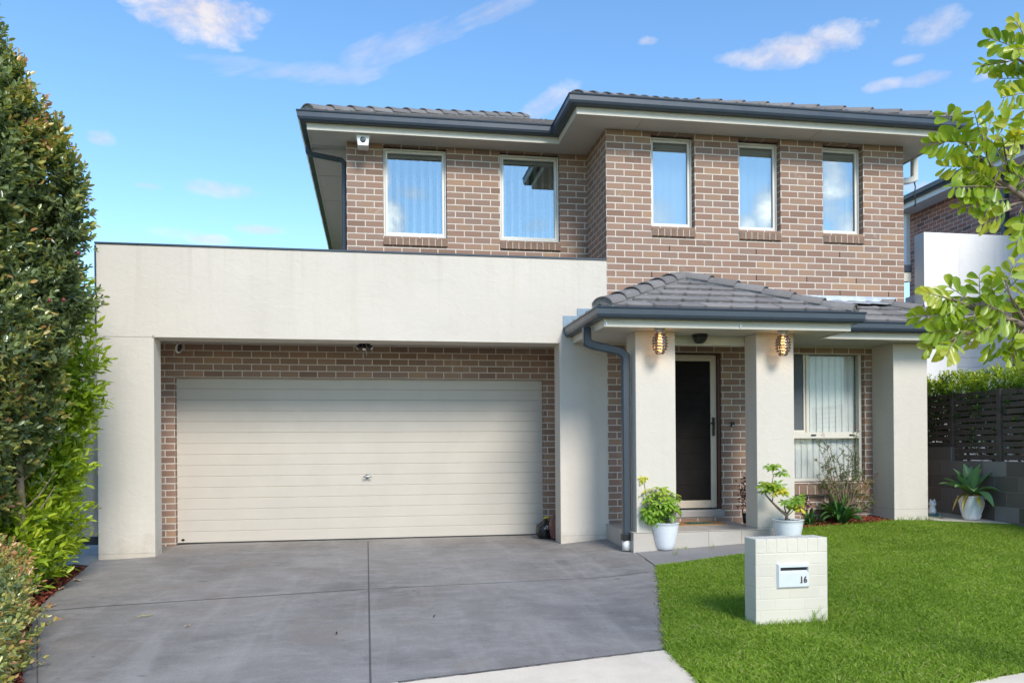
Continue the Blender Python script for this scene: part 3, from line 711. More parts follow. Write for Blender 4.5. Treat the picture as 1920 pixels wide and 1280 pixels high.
# downpipes
def pipe(pts, w, d, name='downpipe', m='gutter', r=.012):
    bm = nb(); P = [Vector(p) for p in pts]; rings = []
    for i, p in enumerate(P):
        a = (P[i] - P[i - 1]).normalized() if i else None; b = (P[i + 1] - P[i]).normalized() if i < len(P) - 1 else None
        t = (a or b) if not (a and b) else (a + b).normalized()
        k = 1 if not (a and b) else 1 / max(.3, t.dot(a))
        s = Vector((0, 1, 0)); u = s.cross(t).normalized()
        rings.append([bm.verts.new(p + u * (sx * w / 2 * k) + s * (sy * d / 2)) for sx, sy in ((-1, -1), (1, -1), (1, 1), (-1, 1))])
    for i in range(len(P) - 1):
        for k in range(4): bm.faces.new((rings[i][k], rings[i][(k + 1) % 4], rings[i + 1][(k + 1) % 4], rings[i + 1][k]))
    bm.faces.new(rings[0]); bm.faces.new(rings[-1][::-1]); bmesh.ops.recalc_face_normals(bm, faces=bm.faces[:]); bev(bm, r)
    return obj(name, bm, M[m], house)
dp = pipe([(2.405, 8.95, 2.60), (2.405, 8.95, 2.415), (2.50, 8.95, 2.385), (2.80, 8.95, 2.325), (2.862, 8.95, 2.27), (2.862, 8.95, .16)], .092, .075)
gz = ground(2.86, 8.9)
obj('pipe_collar', bbox(2.805, 2.92, 8.895, 9.005, gz + .125, gz + .20, .004), M['black'], dp)
bm = nb(); lathe(bm, (2.862, 8.95, gz + .012), [(.053, 0), (.053, .118)], 20); obj('pipe_socket', bm, M['white_plastic'], dp)
pipe([(-.87, 11.15, 5.33), (-.87, 11.15, 5.235), (-.82, 11.15, 5.21), (-.43, 11.15, 5.15), (-.395, 11.15, 5.11), (-.395, 11.15, 3.0)], .062, .06)
pipe([(7.63, 10.35, 5.33), (7.63, 10.35, 5.02), (7.54, 10.35, 4.99), (7.12, 10.35, 4.93)], .085, .075, 'downpipe', 'frame_pale')
bm = nb(); tube(bm, [(7.63, 10.35, 4.98), (7.64, 10.34, 4.9), (7.61, 10.33, 4.8), (7.63, 10.33, 4.7), (7.62, 10.33, 4.62)], .009, 6); obj('loose_cable', bm, M['black'], house)

# ------------------------------------------------------------------ fixtures on the house
def porch_lamp(c, label):
    t = thing('porch_lamp', label, 'lamp', c, 'lit ribbed glass lamps under the porch eave')
    bm = nb(); lathe(bm, c, [(.058, -.03), (.06, -.004), (.055, 0)], 24); lathe(bm, c, [(.04, -.052), (.045, -.03)], 20); obj('base', bm, M['steel'], t)
    bm = nb(); N = 7
    for k in range(N):
        f = (k + .5) / N; R = .083 * (1 - .55 * abs(2 * f - .95) ** 3) if True else .08
        z = -.050 - f * .235
        prof = [(R + .0075 * math.cos(q), z + .0092 * math.sin(q)) for q in [2 * math.pi * j / 10 for j in range(10)]]
        rings = [[bm.verts.new((c[0] + r * math.cos(2 * math.pi * q / 28), c[1] + r * math.sin(2 * math.pi * q / 28), c[2] + zz)) for q in range(28)] for r, zz in prof]
        for i in range(len(rings)):
            A, B = rings[i], rings[(i + 1) % len(rings)]
            for q in range(28):
                fc = bm.faces.new((A[q], A[(q + 1) % 28], B[(q + 1) % 28], B[q])); fc.smooth = True
    lathe(bm, c, [(.02, -.291), (.040, -.288), (.045, -.280)], 20)
    for q in range(4):
        a = q * math.pi / 2 + .4; tube(bm, [(c[0] + math.cos(a) * .083 * (1 - .55 * abs(2 * f - .95) ** 3), c[1] + math.sin(a) * .083 * (1 - .55 * abs(2 * f - .95) ** 3), c[2] - .05 - f * .235) for f in [j / 12 for j in range(13)]], .003, 5)
    sh_ = obj('lamp_shade', bm, M['ring'], t)
    bm = nb(); pr_ = [(.076 * (1 - .55 * abs(2 * f - .95) ** 3), -.05 - f * .235) for f in [j / 14 for j in range(15)]]; lathe(bm, c, pr_, 28); obj('glass', bm, M['smoke'], sh_)
    bm = nb(); lathe(bm, c, [(.004, -.165), (.018, -.152), (.023, -.132), (.018, -.108), (.011, -.09), (.010, -.06)], 16); obj('bulb', bm, M['bulb'], t)
    l = bpy.data.lights.new('bulb_light', 'POINT'); l.energy = .9; l.color = (1, .62, .25); l.shadow_soft_size = .03
    lo = link(bpy.data.objects.new('bulb_light', l)); lo.parent = t; lo.location = (0, -.0, -.20)
    return t
def smoke_mat():
    t = NT('smoked_chrome_glass'); tr = t.n('ShaderNodeBsdfTransparent'); t.put(tr.inputs[0], (.82, .72, .62))
    gl = t.n('ShaderNodeBsdfGlossy'); gl.inputs['Roughness'].default_value = .08; t.put(gl.inputs[0], (.62, .58, .56))
    lw = t.n('ShaderNodeLayerWeight'); lw.inputs[0].default_value = .35
    mx = t.n('ShaderNodeMixShader'); t.put(mx.inputs[0], t.rng(lw.outputs['Facing'], 0, 1, .10, .6))
    t.t.links.new(tr.outputs[0], mx.inputs[1]); t.t.links.new(gl.outputs[0], mx.inputs[2]); return t.done(mx.outputs[0])
M['smoke'] = smoke_mat(); M['ring'] = plain('smoked_chrome_ring', (.30, .25, .22), .18, .1, 20, metal=.9)
def bulb_mat():
    t = NT('amber_bulb'); e = t.n('ShaderNodeEmission'); t.put(e.inputs[0], (1, .50, .13)); e.inputs[1].default_value = 3.2; return t.done(e.outputs[0])
M['bulb'] = bulb_mat()
porch_lamp((3.162, 8.62, ZP), 'lit amber ribbed glass lamp in front of the porch pillar beside the dark downpipe')
porch_lamp((4.653, 8.62, ZP), 'lit amber ribbed glass lamp in front of the middle pillar right of the front door')
c = (3.80, 9.0, ZP)
cl = thing('ceiling_light', 'unlit dark ribbed bowl light under the porch ceiling above the front door', 'lamp', c)
bm = nb(); lathe(bm, c, [(.09, -.022), (.095, -.01), (.09, 0)], 28); obj('base', bm, M['black'], cl)
bm = nb(); lathe(bm, c, [(.005, -.108), (.04, -.103), (.062, -.088), (.066, -.082), (.072, -.07), (.078, -.06), (.082, -.045), (.088, -.035), (.086, -.024)], 28); obj('bowl', bm, M['smoke_dark'] if 'smoke_dark' in M else M['black'], cl)

c = (-.13, 10.60, ZS)
sc = thing('security_camera', 'white box security camera with dark lens under the upper eave', 'camera', (c[0], c[1], c[2]))
bm = nb(); v = box(bm, c[0] - .085, c[0] + .085, 10.52, 10.70, ZS - .15, ZS - .012)
for q in v:
    if q.co.z < ZS - .1: q.co.x = c[0] + (q.co.x - c[0]) * .78
bev(bm, .008, 2); box(bm, c[0] - .10, c[0] + .10, 10.50, 10.72, ZS - .012, ZS - .0005); obj('housing', bm, M['white_plastic'], sc)
bm = nb(); lathe(bm, (0, 0, 0), [(.036, 0), (.036, .006), (.030, .010), (.018, .012)], 22)
for q in bm.verts: q.co = Vector((c[0] + q.co.x, 10.52 - q.co.z, ZS - .075 + q.co.y))
obj('lens', bm, M['lens'] if 'lens' in M else M['gutter'], sc)
c = (-2.42, 10.62, 2.612)
gc = thing('garage_camera', 'small white oval security camera above the left end of the garage door', 'camera', c)
bm = nb(); tube(bm, [(c[0] - .03, c[1], c[2]), (c[0] - .03, c[1] - .01, c[2] - .05)], .014, 10); lathe(bm, (c[0] - .03, c[1], c[2] - .012), [(.03, 0), (.03, .012)], 16); obj('bracket', bm, M['white_plastic'], gc)
bm = nb(); bmesh.ops.create_icosphere(bm, subdivisions=3, radius=1)
mm = Matrix.Translation((c[0], c[1] - .02, c[2] - .11)) @ Matrix.Rotation(.25, 4, 'Y') @ Matrix.Diagonal((.042, .05, .068, 1)); bmesh.ops.transform(bm, matrix=mm, verts=bm.verts[:]); obj('housing', bm, M['white_plastic'], gc, smooth=True)
bm = nb(); bmesh.ops.create_icosphere(bm, subdivisions=3, radius=1)
mm = Matrix.Translation((c[0] + .017, c[1] - .045, c[2] - .112)) @ Matrix.Rotation(.25, 4, 'Y') @ Matrix.Diagonal((.028, .036, .054, 1)); bmesh.ops.transform(bm, matrix=mm, verts=bm.verts[:]); obj('lens_cover', bm, M['black'], gc, smooth=True)
c = (-.13, 10.50, 2.612)
sp = thing('spotlight', 'black triple head spotlight above the middle of the garage door', 'lamp', c)
bm = nb(); box(bm, c[0] - .05, c[0] + .05, c[1] - .05, c[1] + .05, c[2] - .035, c[2]); bev(bm, .006); obj('mount', bm, M['black'], sp)
for dx, dy, dz in ((-.10, -.02, -.10), (-.005, -.07, -.12), (.10, -.03, -.10)):
    d = Vector((dx, dy, dz)).normalized(); p0 = Vector(c) + Vector((dx * .22, -.02, -.03))
    bm = nb(); tube(bm, [p0, p0 + d * .03, p0 + d * .032, p0 + d * .10], [.012, .013, .024, .030], 16); h = obj('lamp_head', bm, M['black'], sp)
    bm = nb(); tube(bm, [p0 + d * .1002, p0 + d * .103], [.024, .023], 16); obj('lens', bm, M['white_plastic'], h)
bm = nb(); tube(bm, [(c[0] + .02, c[1], c[2] - .05), (c[0] + .025, c[1], c[2] - .19)], .004, 6); obj('pull_cord', bm, M['steel'], sp)

# ------------------------------------------------------------------ ground, driveway, lawn
def G(x, y): return on_ground(x, y)
bm = nb(); bmesh.ops.create_grid(bm, x_segments=40, y_segments=40, size=600)
for v in bm.verts: v.co.z = -.62
obj('ground', bm, M['lawn'], kind='structure')
bl = G(746, 1279); br = G(1249, 1217); dv = Vector(br) - Vector(bl)
left_far = Vector(bl) - dv * 1.15
drive_poly = [(-3.15, 11.2), (2.92, 11.2), (2.92, 9.0), G(1211, 1047), G(1233, 1063), G(1238, 1110), G(1244, 1165), br, bl, tuple(left_far), G(38, 1300), G(52, 1190), G(63, 1149), G(100, 1112), G(168, 1058), (-3.2, 9.75)]
drive = sheet('driveway', drive_poly, 0, M['driveway'], .25)
def strip(name, a, b, w, dz, m, parent=None, n=24, wob=0.):
    bm = nb(); a, b = Vector(a), Vector(b); d = (b - a).normalized(); s = Vector((d.y, -d.x)) * w / 2; prev = None
    for k in range(n + 1):
        p = a.lerp(b, k / n) + Vector((d.y, -d.x)) * (wob * mnoise.noise(Vector((k * .7, a.x, a.y))))
        q = [bm.verts.new((p.x + s.x * e, p.y + s.y * e, ground(p.x + s.x * e, p.y + s.y * e) + dz)) for e in (-1, 1)]
        if prev: bm.faces.new((prev[0], prev[1], q[1], q[0]))
        prev = q
    bmesh.ops.recalc_face_normals(bm, faces=bm.faces[:])
    return obj(name, bm, m, parent)
strip('control_joint', G(66, 1147), G(692, 1104), .012, .004, M['joint'], drive)
strip('control_joint', G(692, 1104), G(1218, 1072), .009, .004, M['joint'], drive)
strip('control_joint', G(690, 1014), G(695, 1288), .012, .0045, M['joint'], drive)
strip('control_joint', G(70, 1152), G(70, 1288), .008, .004, M['joint'], drive)
strip('crack', G(1210, 1047), G(1233, 1063), .016, .005, M['joint'], drive)
strip('crack', G(1210, 1047), G(1232, 1038), .012, .0055, M['joint'], drive)
strip('control_joint', bl, br, .035, .004, M['joint'], drive, 40, .008)
path = sheet('footpath', [G(1211, 1047), (2.92, 9.0), (2.90, 8.92), (4.95, 8.92), (4.95, 8.45), (4.6, 8.30), G(1393, 1041), G(1310, 1052), G(1233, 1063)], .006, M['path'], .2)
# crossover slab and street
cr1 = G(1312, 1283)
sheet('crossover', [br, bl, tuple(left_far), (left_far[0] + .3, 1.6), (2.6, 1.6), (cr1[0] - .1, cr1[1] - .5), cr1, G(1285, 1255), G(1262, 1228)], .004, M['concrete'], .25)
fp = [G(1795, 1287), G(1840, 1275), G(1925, 1260)]
dq = (Vector(fp[2]) - Vector(fp[0])).normalized()
fr_ = Vector(fp[2]) + dq * 4
sheet('street_footpath', [fp[0], (fp[0][0] + .1, 2.6), (fr_.x, fr_.y - 1.4), tuple(fr_), fp[2], fp[1]], .004, M['concrete'], .3)
bm = nb(); box(bm, -30, 30, 1.30, 1.6, -.7, -.36); bev(bm, .04, 2); obj('kerb', bm, M['concrete'], kind='structure')
bm = nb(); box(bm, -40, 40, -7, 1.30, -.8, -.50); obj('road', bm, M['asphalt'], kind='structure')
lawn_poly = [G(1233, 1063), G(1310, 1052), G(1393, 1041), (4.6, 8.30), (4.95, 8.45), (4.95, 9.38), (6.60, 9.43), (7.13, 9.30), (7.79, 8.82), (7.79, 4.6), tuple(fr_), fp[2], fp[1], fp[0], (fp[0][0] + .1, 2.6), (2.7, 2.6), cr1, G(1285, 1255), G(1262, 1228), br, G(1244, 1165), G(1238, 1110)]
lawn = sheet('lawn', lawn_poly, .006, M['lawn'], .25)
side_path = sheet('side_path', [(7.115, 9.31), (7.115, 14), (7.80, 14), (7.80, 8.82)], .03, M['concrete'], .4)
sheet('mulch_bed', [(4.90, 9.37), (4.90, YA), (6.62, YA), (6.62, 9.42)], .004, M['mulch_soil'], .1, .3, .03)
sheet('side_paving', [(-4.8, 9.2), G(138, 1056), G(178, 1056), (-3.16, 9.6), (-3.16, 13), (-4.8, 13)], -.012, M['concrete_grey'], .4)
mb = [G(168, 1058), G(100, 1112), G(63, 1149), G(52, 1190), G(38, 1300), tuple(left_far), (-4.8, left_far[1]), (-4.8, 9.2), G(138, 1056)]
sheet('mulch_bed', mb, -.02, M['mulch_soil'], .15, .4, .05)
sheet('raised_yard', [(7.95, 6), (7.95, 30), (30, 30), (30, 6)], .72, M['concrete_grey'], 2.0, 1.2)

def in_poly(x, y, poly):
    px, py = np.array([p[0] for p in poly]), np.array([p[1] for p in poly]); n = len(poly); r = np.zeros(x.shape, bool); j = n - 1
    for i in range(n):
        c_ = ((py[i] > y) != (py[j] > y)) & (x < (px[j] - px[i]) * (y - py[i]) / (py[j] - py[i] + 1e-12) + px[i]); r ^= c_; j = i
    return r
gv = np.vectorize(ground)
def scatter(poly, n, box_=None):
    X = [p[0] for p in poly]; Y = [p[1] for p in poly]; b = box_ or (min(X), max(X), min(Y), max(Y))
    x = rng.uniform(b[0], b[1], n); y = rng.uniform(b[2], b[3], n); k = in_poly(x, y, poly); return x[k], y[k]
# grass blades
x, y = scatter(lawn_poly, 620000, (1.2, 7.9, 4.2, 9.5))
x += rng.normal(size=len(x)) * .012; y += rng.normal(size=len(x)) * .012
k = ~((x > 2.80) & (x < 3.41) & (y > 5.64) & (y < 5.85)); x, y = x[k], y[k]
n = len(x); P = np.stack([x, y, gv(x, y) + .004], 1)
ph = rng.uniform(0, 2 * math.pi, n); ln = np.abs(rng.normal(.55, .3, n)); d = nrm(np.stack([np.cos(ph) * ln, np.sin(ph) * ln, np.ones(n)], 1))
pat = np.array([mnoise.noise(Vector((a * 1.3, b * 1.3, 0))) for a, b in zip(x[::1], y[::1])]) if n < 50000 else (np.sin(x * 3.1 + np.sin(y * 2.3) * 1.4) * np.sin(y * 2.7 + np.sin(x * 1.9) * 1.2))
L = (.034 + .008 * pat) * rng.uniform(.55, 1.35, n); w = .0032 * rng.uniform(.7, 1.4, n)
S = nrm(np.cross(d, rng.normal(size=(n, 3)))) * w[:, None]
md = P + d * (L * .55)[:, None]; tip = P + d * L[:, None] + np.stack([np.cos(ph), np.sin(ph), np.zeros(n)], 1) * (L * .35)[:, None] - np.array([0, 0, 1]) * (L * .12)[:, None]
V = np.stack([P - S, P + S, md + S * .7, md - S * .7, tip], 1)
me = bpy.data.meshes.new('grass')
def grass_mesh(name, V, T):
    n = len(V); me = bpy.data.meshes.new(name); me.vertices.add(n * 5); me.vertices.foreach_set('co', V.reshape(-1).astype(np.float32))
    idx = (np.array([0, 1, 2, 3, 3, 2, 4])[None] + (np.arange(n) * 5)[:, None]).reshape(-1)
    me.loops.add(n * 7); me.loops.foreach_set('vertex_index', idx.astype(np.int32)); me.polygons.add(n * 2)
    me.polygons.foreach_set('loop_start', (np.arange(n)[:, None] * 7 + np.array([0, 4])[None]).reshape(-1).astype(np.int32)); me.update(calc_edges=True)
    a = me.attributes.new('tint', 'FLOAT', 'FACE'); a.data.foreach_set('value', np.repeat(np.clip(T, 0, 1), 2).astype(np.float32)); return me
T = .42 + .10 * pat + rng.normal(size=n) * .16; T = np.where(rng.random(n) < .05, .97, T)
place('grass', grass_mesh('grass', V, T), M['blade'], kind='stuff')
# long tufts: against the letterbox pier, the last pillar and the driveway edge
def tufts(pts, per, hmin, hmax, lean=.35):
    c = np.repeat(np.array(pts), per, 0); n = len(c); x = c[:, 0] + rng.normal(size=n) * .018; y = c[:, 1] + rng.normal(size=n) * .012
    P = np.stack([x, y, gv(x, y)], 1); ph = rng.uniform(0, 2 * math.pi, n); d = nrm(np.stack([np.cos(ph) * lean, np.sin(ph) * lean - .1, np.ones(n)], 1))
    L = rng.uniform(hmin, hmax, n); S = nrm(np.cross(d, rng.normal(size=(n, 3)))) * .0028
    md = P + d * (L * .55)[:, None]; tip = md + nrm(d + np.stack([np.cos(ph), np.sin(ph), -.2 * np.ones(n)], 1) * .5) * (L * .5)[:, None]
    return np.stack([P - S, P + S, md + S * .7, md - S * .7, tip], 1), .4 + rng.normal(size=n) * .18
A = [tufts([(xx, 5.63) for xx in np.arange(2.82, 3.41, .02)], 7, .03, .085), tufts([(3.30, 5.62), (3.34, 5.62), (3.27, 5.62)], 5, .12, .24), tufts([(2.80, yy) for yy in np.arange(5.65, 5.85, .03)], 6, .03, .08),
     tufts([tuple(Vector(a).lerp(Vector(b), f) + Vector((.015, 0))) for a, b in zip([G(1233, 1063), G(1238, 1110), G(1244, 1165), br], [G(1238, 1110), G(1244, 1165), br, G(1285, 1255)]) for f in np.arange(0, 1, .02)], 5, .02, .06, .9), tufts([(3.44, 8.76), (3.47, 8.77), (3.52, 8.77), (3.40, 8.78)], 7, .015, .05, .6), tufts([(a[0], a[1]) for a in zip(rng.uniform(3.0, 7.6, 60), rng.uniform(4.5, 9.2, 60))], 6, .05, .095, .5),
     tufts([(xx, 9.39) for xx in np.arange(6.60, 7.3, .03)], 4, .04, .12), tufts([(xx, 9.36) for xx in np.arange(4.95, 6.6, .02)], 4, .03, .09)]
place('long_grass', grass_mesh('long_grass', np.concatenate([a[0] for a in A]), np.concatenate([a[1] for a in A])), M['blade'], kind='stuff')
# mulch chips
def chips(name, poly, n, bx, size=.03):
    x, y = scatter(poly, n, bx); n = len(x); z = gv(x, y) + rng.uniform(-.01, .03, n)
    a = nrm(rng.normal(size=(n, 3)) * np.array([1, 1, .35])); b = nrm(np.cross(a, rng.normal(size=(n, 3)) * .5 + np.array([0, 0, 1.]))); c_ = np.cross(a, b)
    L = rng.uniform(.4, 1.6, n)[:, None] * size; W = rng.uniform(.25, .6, n)[:, None] * size; Hh = rng.uniform(.06, .16, n)[:, None] * size
    c0 = np.stack([x, y, z], 1); V = np.stack([c0 + a * L * sx / 2 + b * W * sy / 2 + c_ * Hh * sz for sz in (-1, 1) for sx, sy in ((-1, -1), (1, -1), (1, 1), (-1, 1))], 1)
    F = [[3, 2, 1, 0], [4, 5, 6, 7], [0, 1, 5, 4], [1, 2, 6, 5], [2, 3, 7, 6], [3, 0, 4, 7]]
    return place(name, mesh_np(name, V, F, 6, rng.random(n) * (rng.random(n) < .9) + (rng.random(n) < .03)), M['mulch'], kind='stuff')
chips('mulch', mb, 26000, (-4.2, -1.5, 4.2, 9.3), .042)
chips('mulch', [(4.88, 9.36), (4.88, YA), (6.64, YA), (6.64, 9.43)], 4200, None, .035)
# crumbs of soil and dry grass along the driveway edge
edge = [G(1233, 1063), G(1238, 1110), G(1244, 1165), br]
pp = []
for a, b in zip(edge[:-1], edge[1:]):
    for _ in range(95): f = random.random(); pp.append((a[0] + (b[0] - a[0]) * f + random.gauss(-.012, .016), a[1] + (b[1] - a[1]) * f))
pp = np.array(pp); n = len(pp); c0 = np.stack([pp[:, 0], pp[:, 1], gv(pp[:, 0], pp[:, 1]) + .006], 1); s_ = rng.uniform(.002, .007, n)[:, None]
a = nrm(rng.normal(size=(n, 3))); b = nrm(np.cross(a, rng.normal(size=(n, 3)))); c_ = np.cross(a, b)
V = np.stack([c0 + a * s_ * sx + b * s_ * sy * .7 + c_ * s_ * sz * .5 for sz in (-1, 1) for sx, sy in ((-1, -1), (1, -1), (1, 1), (-1, 1))], 1)
def crumb_mat():
    t = NT('dry_crumbs'); a = t.n('ShaderNodeAttribute', attribute_name='tint'); return t.done(t.bsdf(t.ramp(a.outputs['Fac'], [(0, (.12, .09, .06)), (.6, (.33, .27, .17)), (1, (.5, .44, .33))]), .9))
place('edge_gravel', mesh_np('edge_gravel', V, [[3, 2, 1, 0], [4, 5, 6, 7], [0, 1, 5, 4], [1, 2, 6, 5], [2, 3, 7, 6], [3, 0, 4, 7]], 6, rng.random(n)), crumb_mat(), kind='stuff')
# fallen leaves and twigs on the driveway
def fallen(px, L, W, ang, col, label, name='fallen_leaf', curl=.3):
    x, y = G(*px); z = ground(x, y) + .008; d = Vector((math.cos(ang), math.sin(ang), 0)); s = Vector((-d.y, d.x, 0)); bm = nb(); prev = None; N = 7
    for k in range(N + 1):
        f = k / N; w = W * math.sin(math.pi * min(.97, max(.04, f))) ** .7 / 2; c_ = Vector((x, y, z)) + d * (f * L) + s * (curl * L * f * f) + Vector((0, 0, .012 * math.sin(f * 5) ** 2))
        q = [bm.verts.new(c_ + s * w + Vector((0, 0, .006))), bm.verts.new(c_), bm.verts.new(c_ - s * w + Vector((0, 0, .005)))]
        if prev:
            for i in range(2): bm.faces.new((prev[i], prev[i + 1], q[i + 1], q[i]))
        prev = q
    t = obj(name, bm, col, origin=(x, y, z)); tag(t, label, 'leaf' if 'leaf' in name else 'twig'); return t
ly = plain('dry_yellow_leaf', (.42, .36, .10), .6, .2); lt = plain('tan_leaf', (.42, .31, .20), .7, .2); lb = plain('dark_twig', (.03, .025, .02), .8)
fallen((257, 1159), .11, .016, .1, ly, 'curled yellow green leaf strip lying on the grey driveway', curl=.5)
fallen((346, 1177), .05, .022, .5, lt, 'small tan leaf on the driveway, right of the yellow leaf strip')
fallen((68, 1250), .045, .016, .2, ly, 'small yellow leaf on the driveway edge beside the low hedge')
fallen((630, 1191), .035, .014, 1.2, lb, 'dark scrap lying on the driveway left of the long joint', 'twig')
fallen((812, 1159), .05, .008, .9, lb, 'short dark twig on the driveway right of the long joint', 'twig')
for i, (q, lab) in enumerate((((80, 1140), 'pale dry leaf at the driveway edge of the red mulch, nearest the low hedge'), ((110, 1107), 'pale dry leaf on the red mulch beside the lime shrub'), ((150, 1090), 'broad pale leaf on the mulch edge near the side path'))):
    fallen(q, .10, .05, .3 + i, lt, lab, curl=.2)

# ------------------------------------------------------------------ letterbox pier
x0, x1, y0, y1 = 2.815, 3.402, 5.65, 5.835; zb, zt = -.26, .511
mp = thing('letterbox', 'cream painted brick letterbox pier standing on the front lawn', 'letterbox', (3.108, 5.74, ground(3.1, 5.7)))
bm = nb(); box(bm, x0, x1, y0, y1, zb, zt - .112); bev(bm, .005, 2)
uvz = zt - .112; brick_uv(bm, x0 + .03, y0, uvz); obj('pier', bm, M['mb_brick'], mp)
bm = nb(); nbk = 7; w = (x1 - x0) / nbk
box(bm, x0 + .001, x1 - .001, y0 + .0015, y1 - .001, zt - .1135, zt - .004)
for k in range(nbk):
    bb = nb(); box(bb, x0 + k * w + (.002 if k else 0), x0 + (k + 1) * w - (.002 if k < nbk - 1 else 0), y0 - .001, y1 + .001, zt - .108, zt); bev(bb, .004, 1)
    mtmp = bpy.data.meshes.new('t'); bb.to_mesh(mtmp); bm.from_mesh(mtmp); bb.free(); bpy.data.meshes.remove(mtmp)
M['mb_plain'] = render_mat('painted_cream', (.70, .645, .54), .06)
obj('capping', bm, M['mb_plain'], mp)
bx0, bx1, bz0, bz1 = 2.980, 3.246, .131, .325
bm = nb()
v = [bm.verts.new(p) for p in ((bx0, y0, bz0), (bx1, y0, bz0), (bx1, y0, bz1), (bx0, y0, bz1))]
i_ = .024; sy = y0 - .022
w_ = [bm.verts.new(p) for p in ((bx0 + .012, sy, bz0 + .016), (bx1 - .012, sy, bz0 + .016), (bx1 - .012, sy, bz1 - .012), (bx0 + .012, sy, bz1 - .012))]
for k in range(4): bm.faces.new((v[k], v[(k + 1) % 4], w_[(k + 1) % 4], w_[k]))
s0, s1, t0, t1 = bx0 + .024, bx1 - .014, .268, .294
u_ = [bm.verts.new(p) for p in ((s0, sy, t0 - .018), (s1, sy, t0 - .018), (s1, sy, t1), (s0, sy, t1))]
d_ = [bm.verts.new(p) for p in ((s0 + .004, sy + .018, t0), (s1 - .004, sy + .018, t0), (s1 - .004, sy + .018, t1 - .003), (s0 + .004, sy + .018, t1 - .003))]
for k in range(4):
    bm.faces.new((w_[k], w_[(k + 1) % 4], u_[(k + 1) % 4], u_[k])); bm.faces.new((u_[k], u_[(k + 1) % 4], d_[(k + 1) % 4], d_[k]))
bmesh.ops.recalc_face_normals(bm, faces=bm.faces[:])
lf = obj('letterbox_plate', bm, M['mb_face'], mp)
bm = nb(); box(bm, s0 + .0045, s1 - .0045, sy + .017, sy + .0215, t0 + .0005, t1 - .0035); obj('mail_slot', bm, M['black'], lf)
fc = bpy.data.curves.new('house_number', 'FONT'); fc.body = '16'; fc.size = .066; fc.extrude = .002; fc.offset = .0016; fc.bevel_depth = .0004; fc.align_x = 'CENTER'; fc.align_y = 'CENTER'; fc.space_character = 1.1
fo = bpy.data.objects.new('tmp_number', fc); COL.objects.link(fo); dg = bpy.context.evaluated_depsgraph_get(); me = bpy.data.meshes.new_from_object(fo.evaluated_get(dg)); bpy.data.objects.remove(fo)
me.transform(Matrix.Translation((3.190, sy - .002, .197)) @ Matrix.Rotation(rad(90), 4, 'X') @ Matrix.Diagonal((.84, 1.0, 1, 1)))
bm = nb(); bm.from_mesh(me)
box(bm, 3.1625, 3.1815, sy - .0035, sy - .0005, .1735, .1795)           # foot serif of the 1
obj('house_number', bm, plain('bronze_number', (.075, .062, .045), .5), lf)

# ------------------------------------------------------------------ doormat, bags, ornament
mx0, mx1, my0, my1 = 3.62, 4.30, 9.42, 9.80
bm = nb(); N = 28; lay = bm.faces.layers.float.new('tint'); g = [[bm.verts.new((mx0 + (mx1 - mx0) * i / N, my0 + (my1 - my0) * j / 12, .2605 + .0015 * random.random())) for j in range(13)] for i in range(N + 1)]
for i in range(N):
    for j in range(12): bm.faces.new((g[i][j], g[i + 1][j], g[i + 1][j + 1], g[i][j + 1]))
box(bm, mx0, mx1, my0, my1, .2452, .259)
def mat_mat():
    t = NT('coir_mat'); p = t.pos(); c = t.ramp(t.noise(p, 130, 3), [(.3, (.22, .12, .045)), (.7, (.42, .25, .10))])
    sp_ = t.n('ShaderNodeSeparateXYZ'); t.put(sp_.inputs[0], p)
    w = t.math('ADD', sp_.outputs[1], t.math('MULTIPLY', t.noise(p, 5, 2), .16))
    band = t.math('MULTIPLY', t.rng(w, 9.50, 9.52), t.rng(w, 9.76, 9.74)); band = t.math('MULTIPLY', band, t.math('MULTIPLY', t.rng(sp_.outputs[0], 3.80, 3.84), t.rng(sp_.outputs[0], 4.24, 4.18)))
    blue = t.ramp(t.noise(p, 13, 3), [(.35, (.012, .03, .07)), (.5, (.02, .09, .10)), (.65, (.06, .20, .13)), (.75, (.3, .25, .12))])
    return t.done(t.bsdf(t.mix(band, c, blue), .95, spec=.1))
tag(obj('doormat', bm, mat_mat(), origin=(3.96, 9.6, .245)), 'brown coir doormat with blue green pattern in front of the screen door', 'doormat')

def blob(c, r, sq, seed, rough, m, name, parent=None, origin=None, tie=False):
    bm = nb(); bmesh.ops.create_icosphere(bm, subdivisions=5, radius=1)
    for v in bm.verts:
        q = v.co.copy(); o = Vector((seed, seed * 2, 0))
        f = 1 + rough * (mnoise.noise(q * 1.6 + o) + .6 * abs(mnoise.noise(q * 3.7 + o)) + .35 * abs(mnoise.noise(q * 8 + o)))
        if tie and q.z > .5: k = (q.z - .5) * 2; q.x *= 1 - .75 * k; q.y *= 1 - .75 * k; q.z += .25 * k
        v.co = Vector((c[0] + q.x * r * sq[0] * f, c[1] + q.y * r * sq[1] * f, max(c[2] + q.z * r * sq[2] * f, ground(c[0], c[1]) + .002)))
    return obj(name, bm, m, parent, origin, smooth=True)
M['bag_black'] = plain('black_bin_liner', (.012, .012, .014), .28, .2, 20)
def bag_red_mat():
    t = NT('red_printed_bag'); p = t.pos(); c = t.ramp(t.noise(p, 20, 5, .75, 1.), [(.35, (.085, .025, .022)), (.55, (.17, .06, .05)), (.63, (.30, .17, .14)), (.72, (.10, .03, .03))]); return t.done(t.bsdf(c, .45))
t = thing('rubbish_bag', 'black plastic rubbish bag on the driveway beside the garage door', 'bag', (2.25, 10.55, 0))
blob((2.25, 10.55, .115), .14, (.95, .9, .95), 1.3, .14, M['bag_black'], 'bag', t, tie=True)
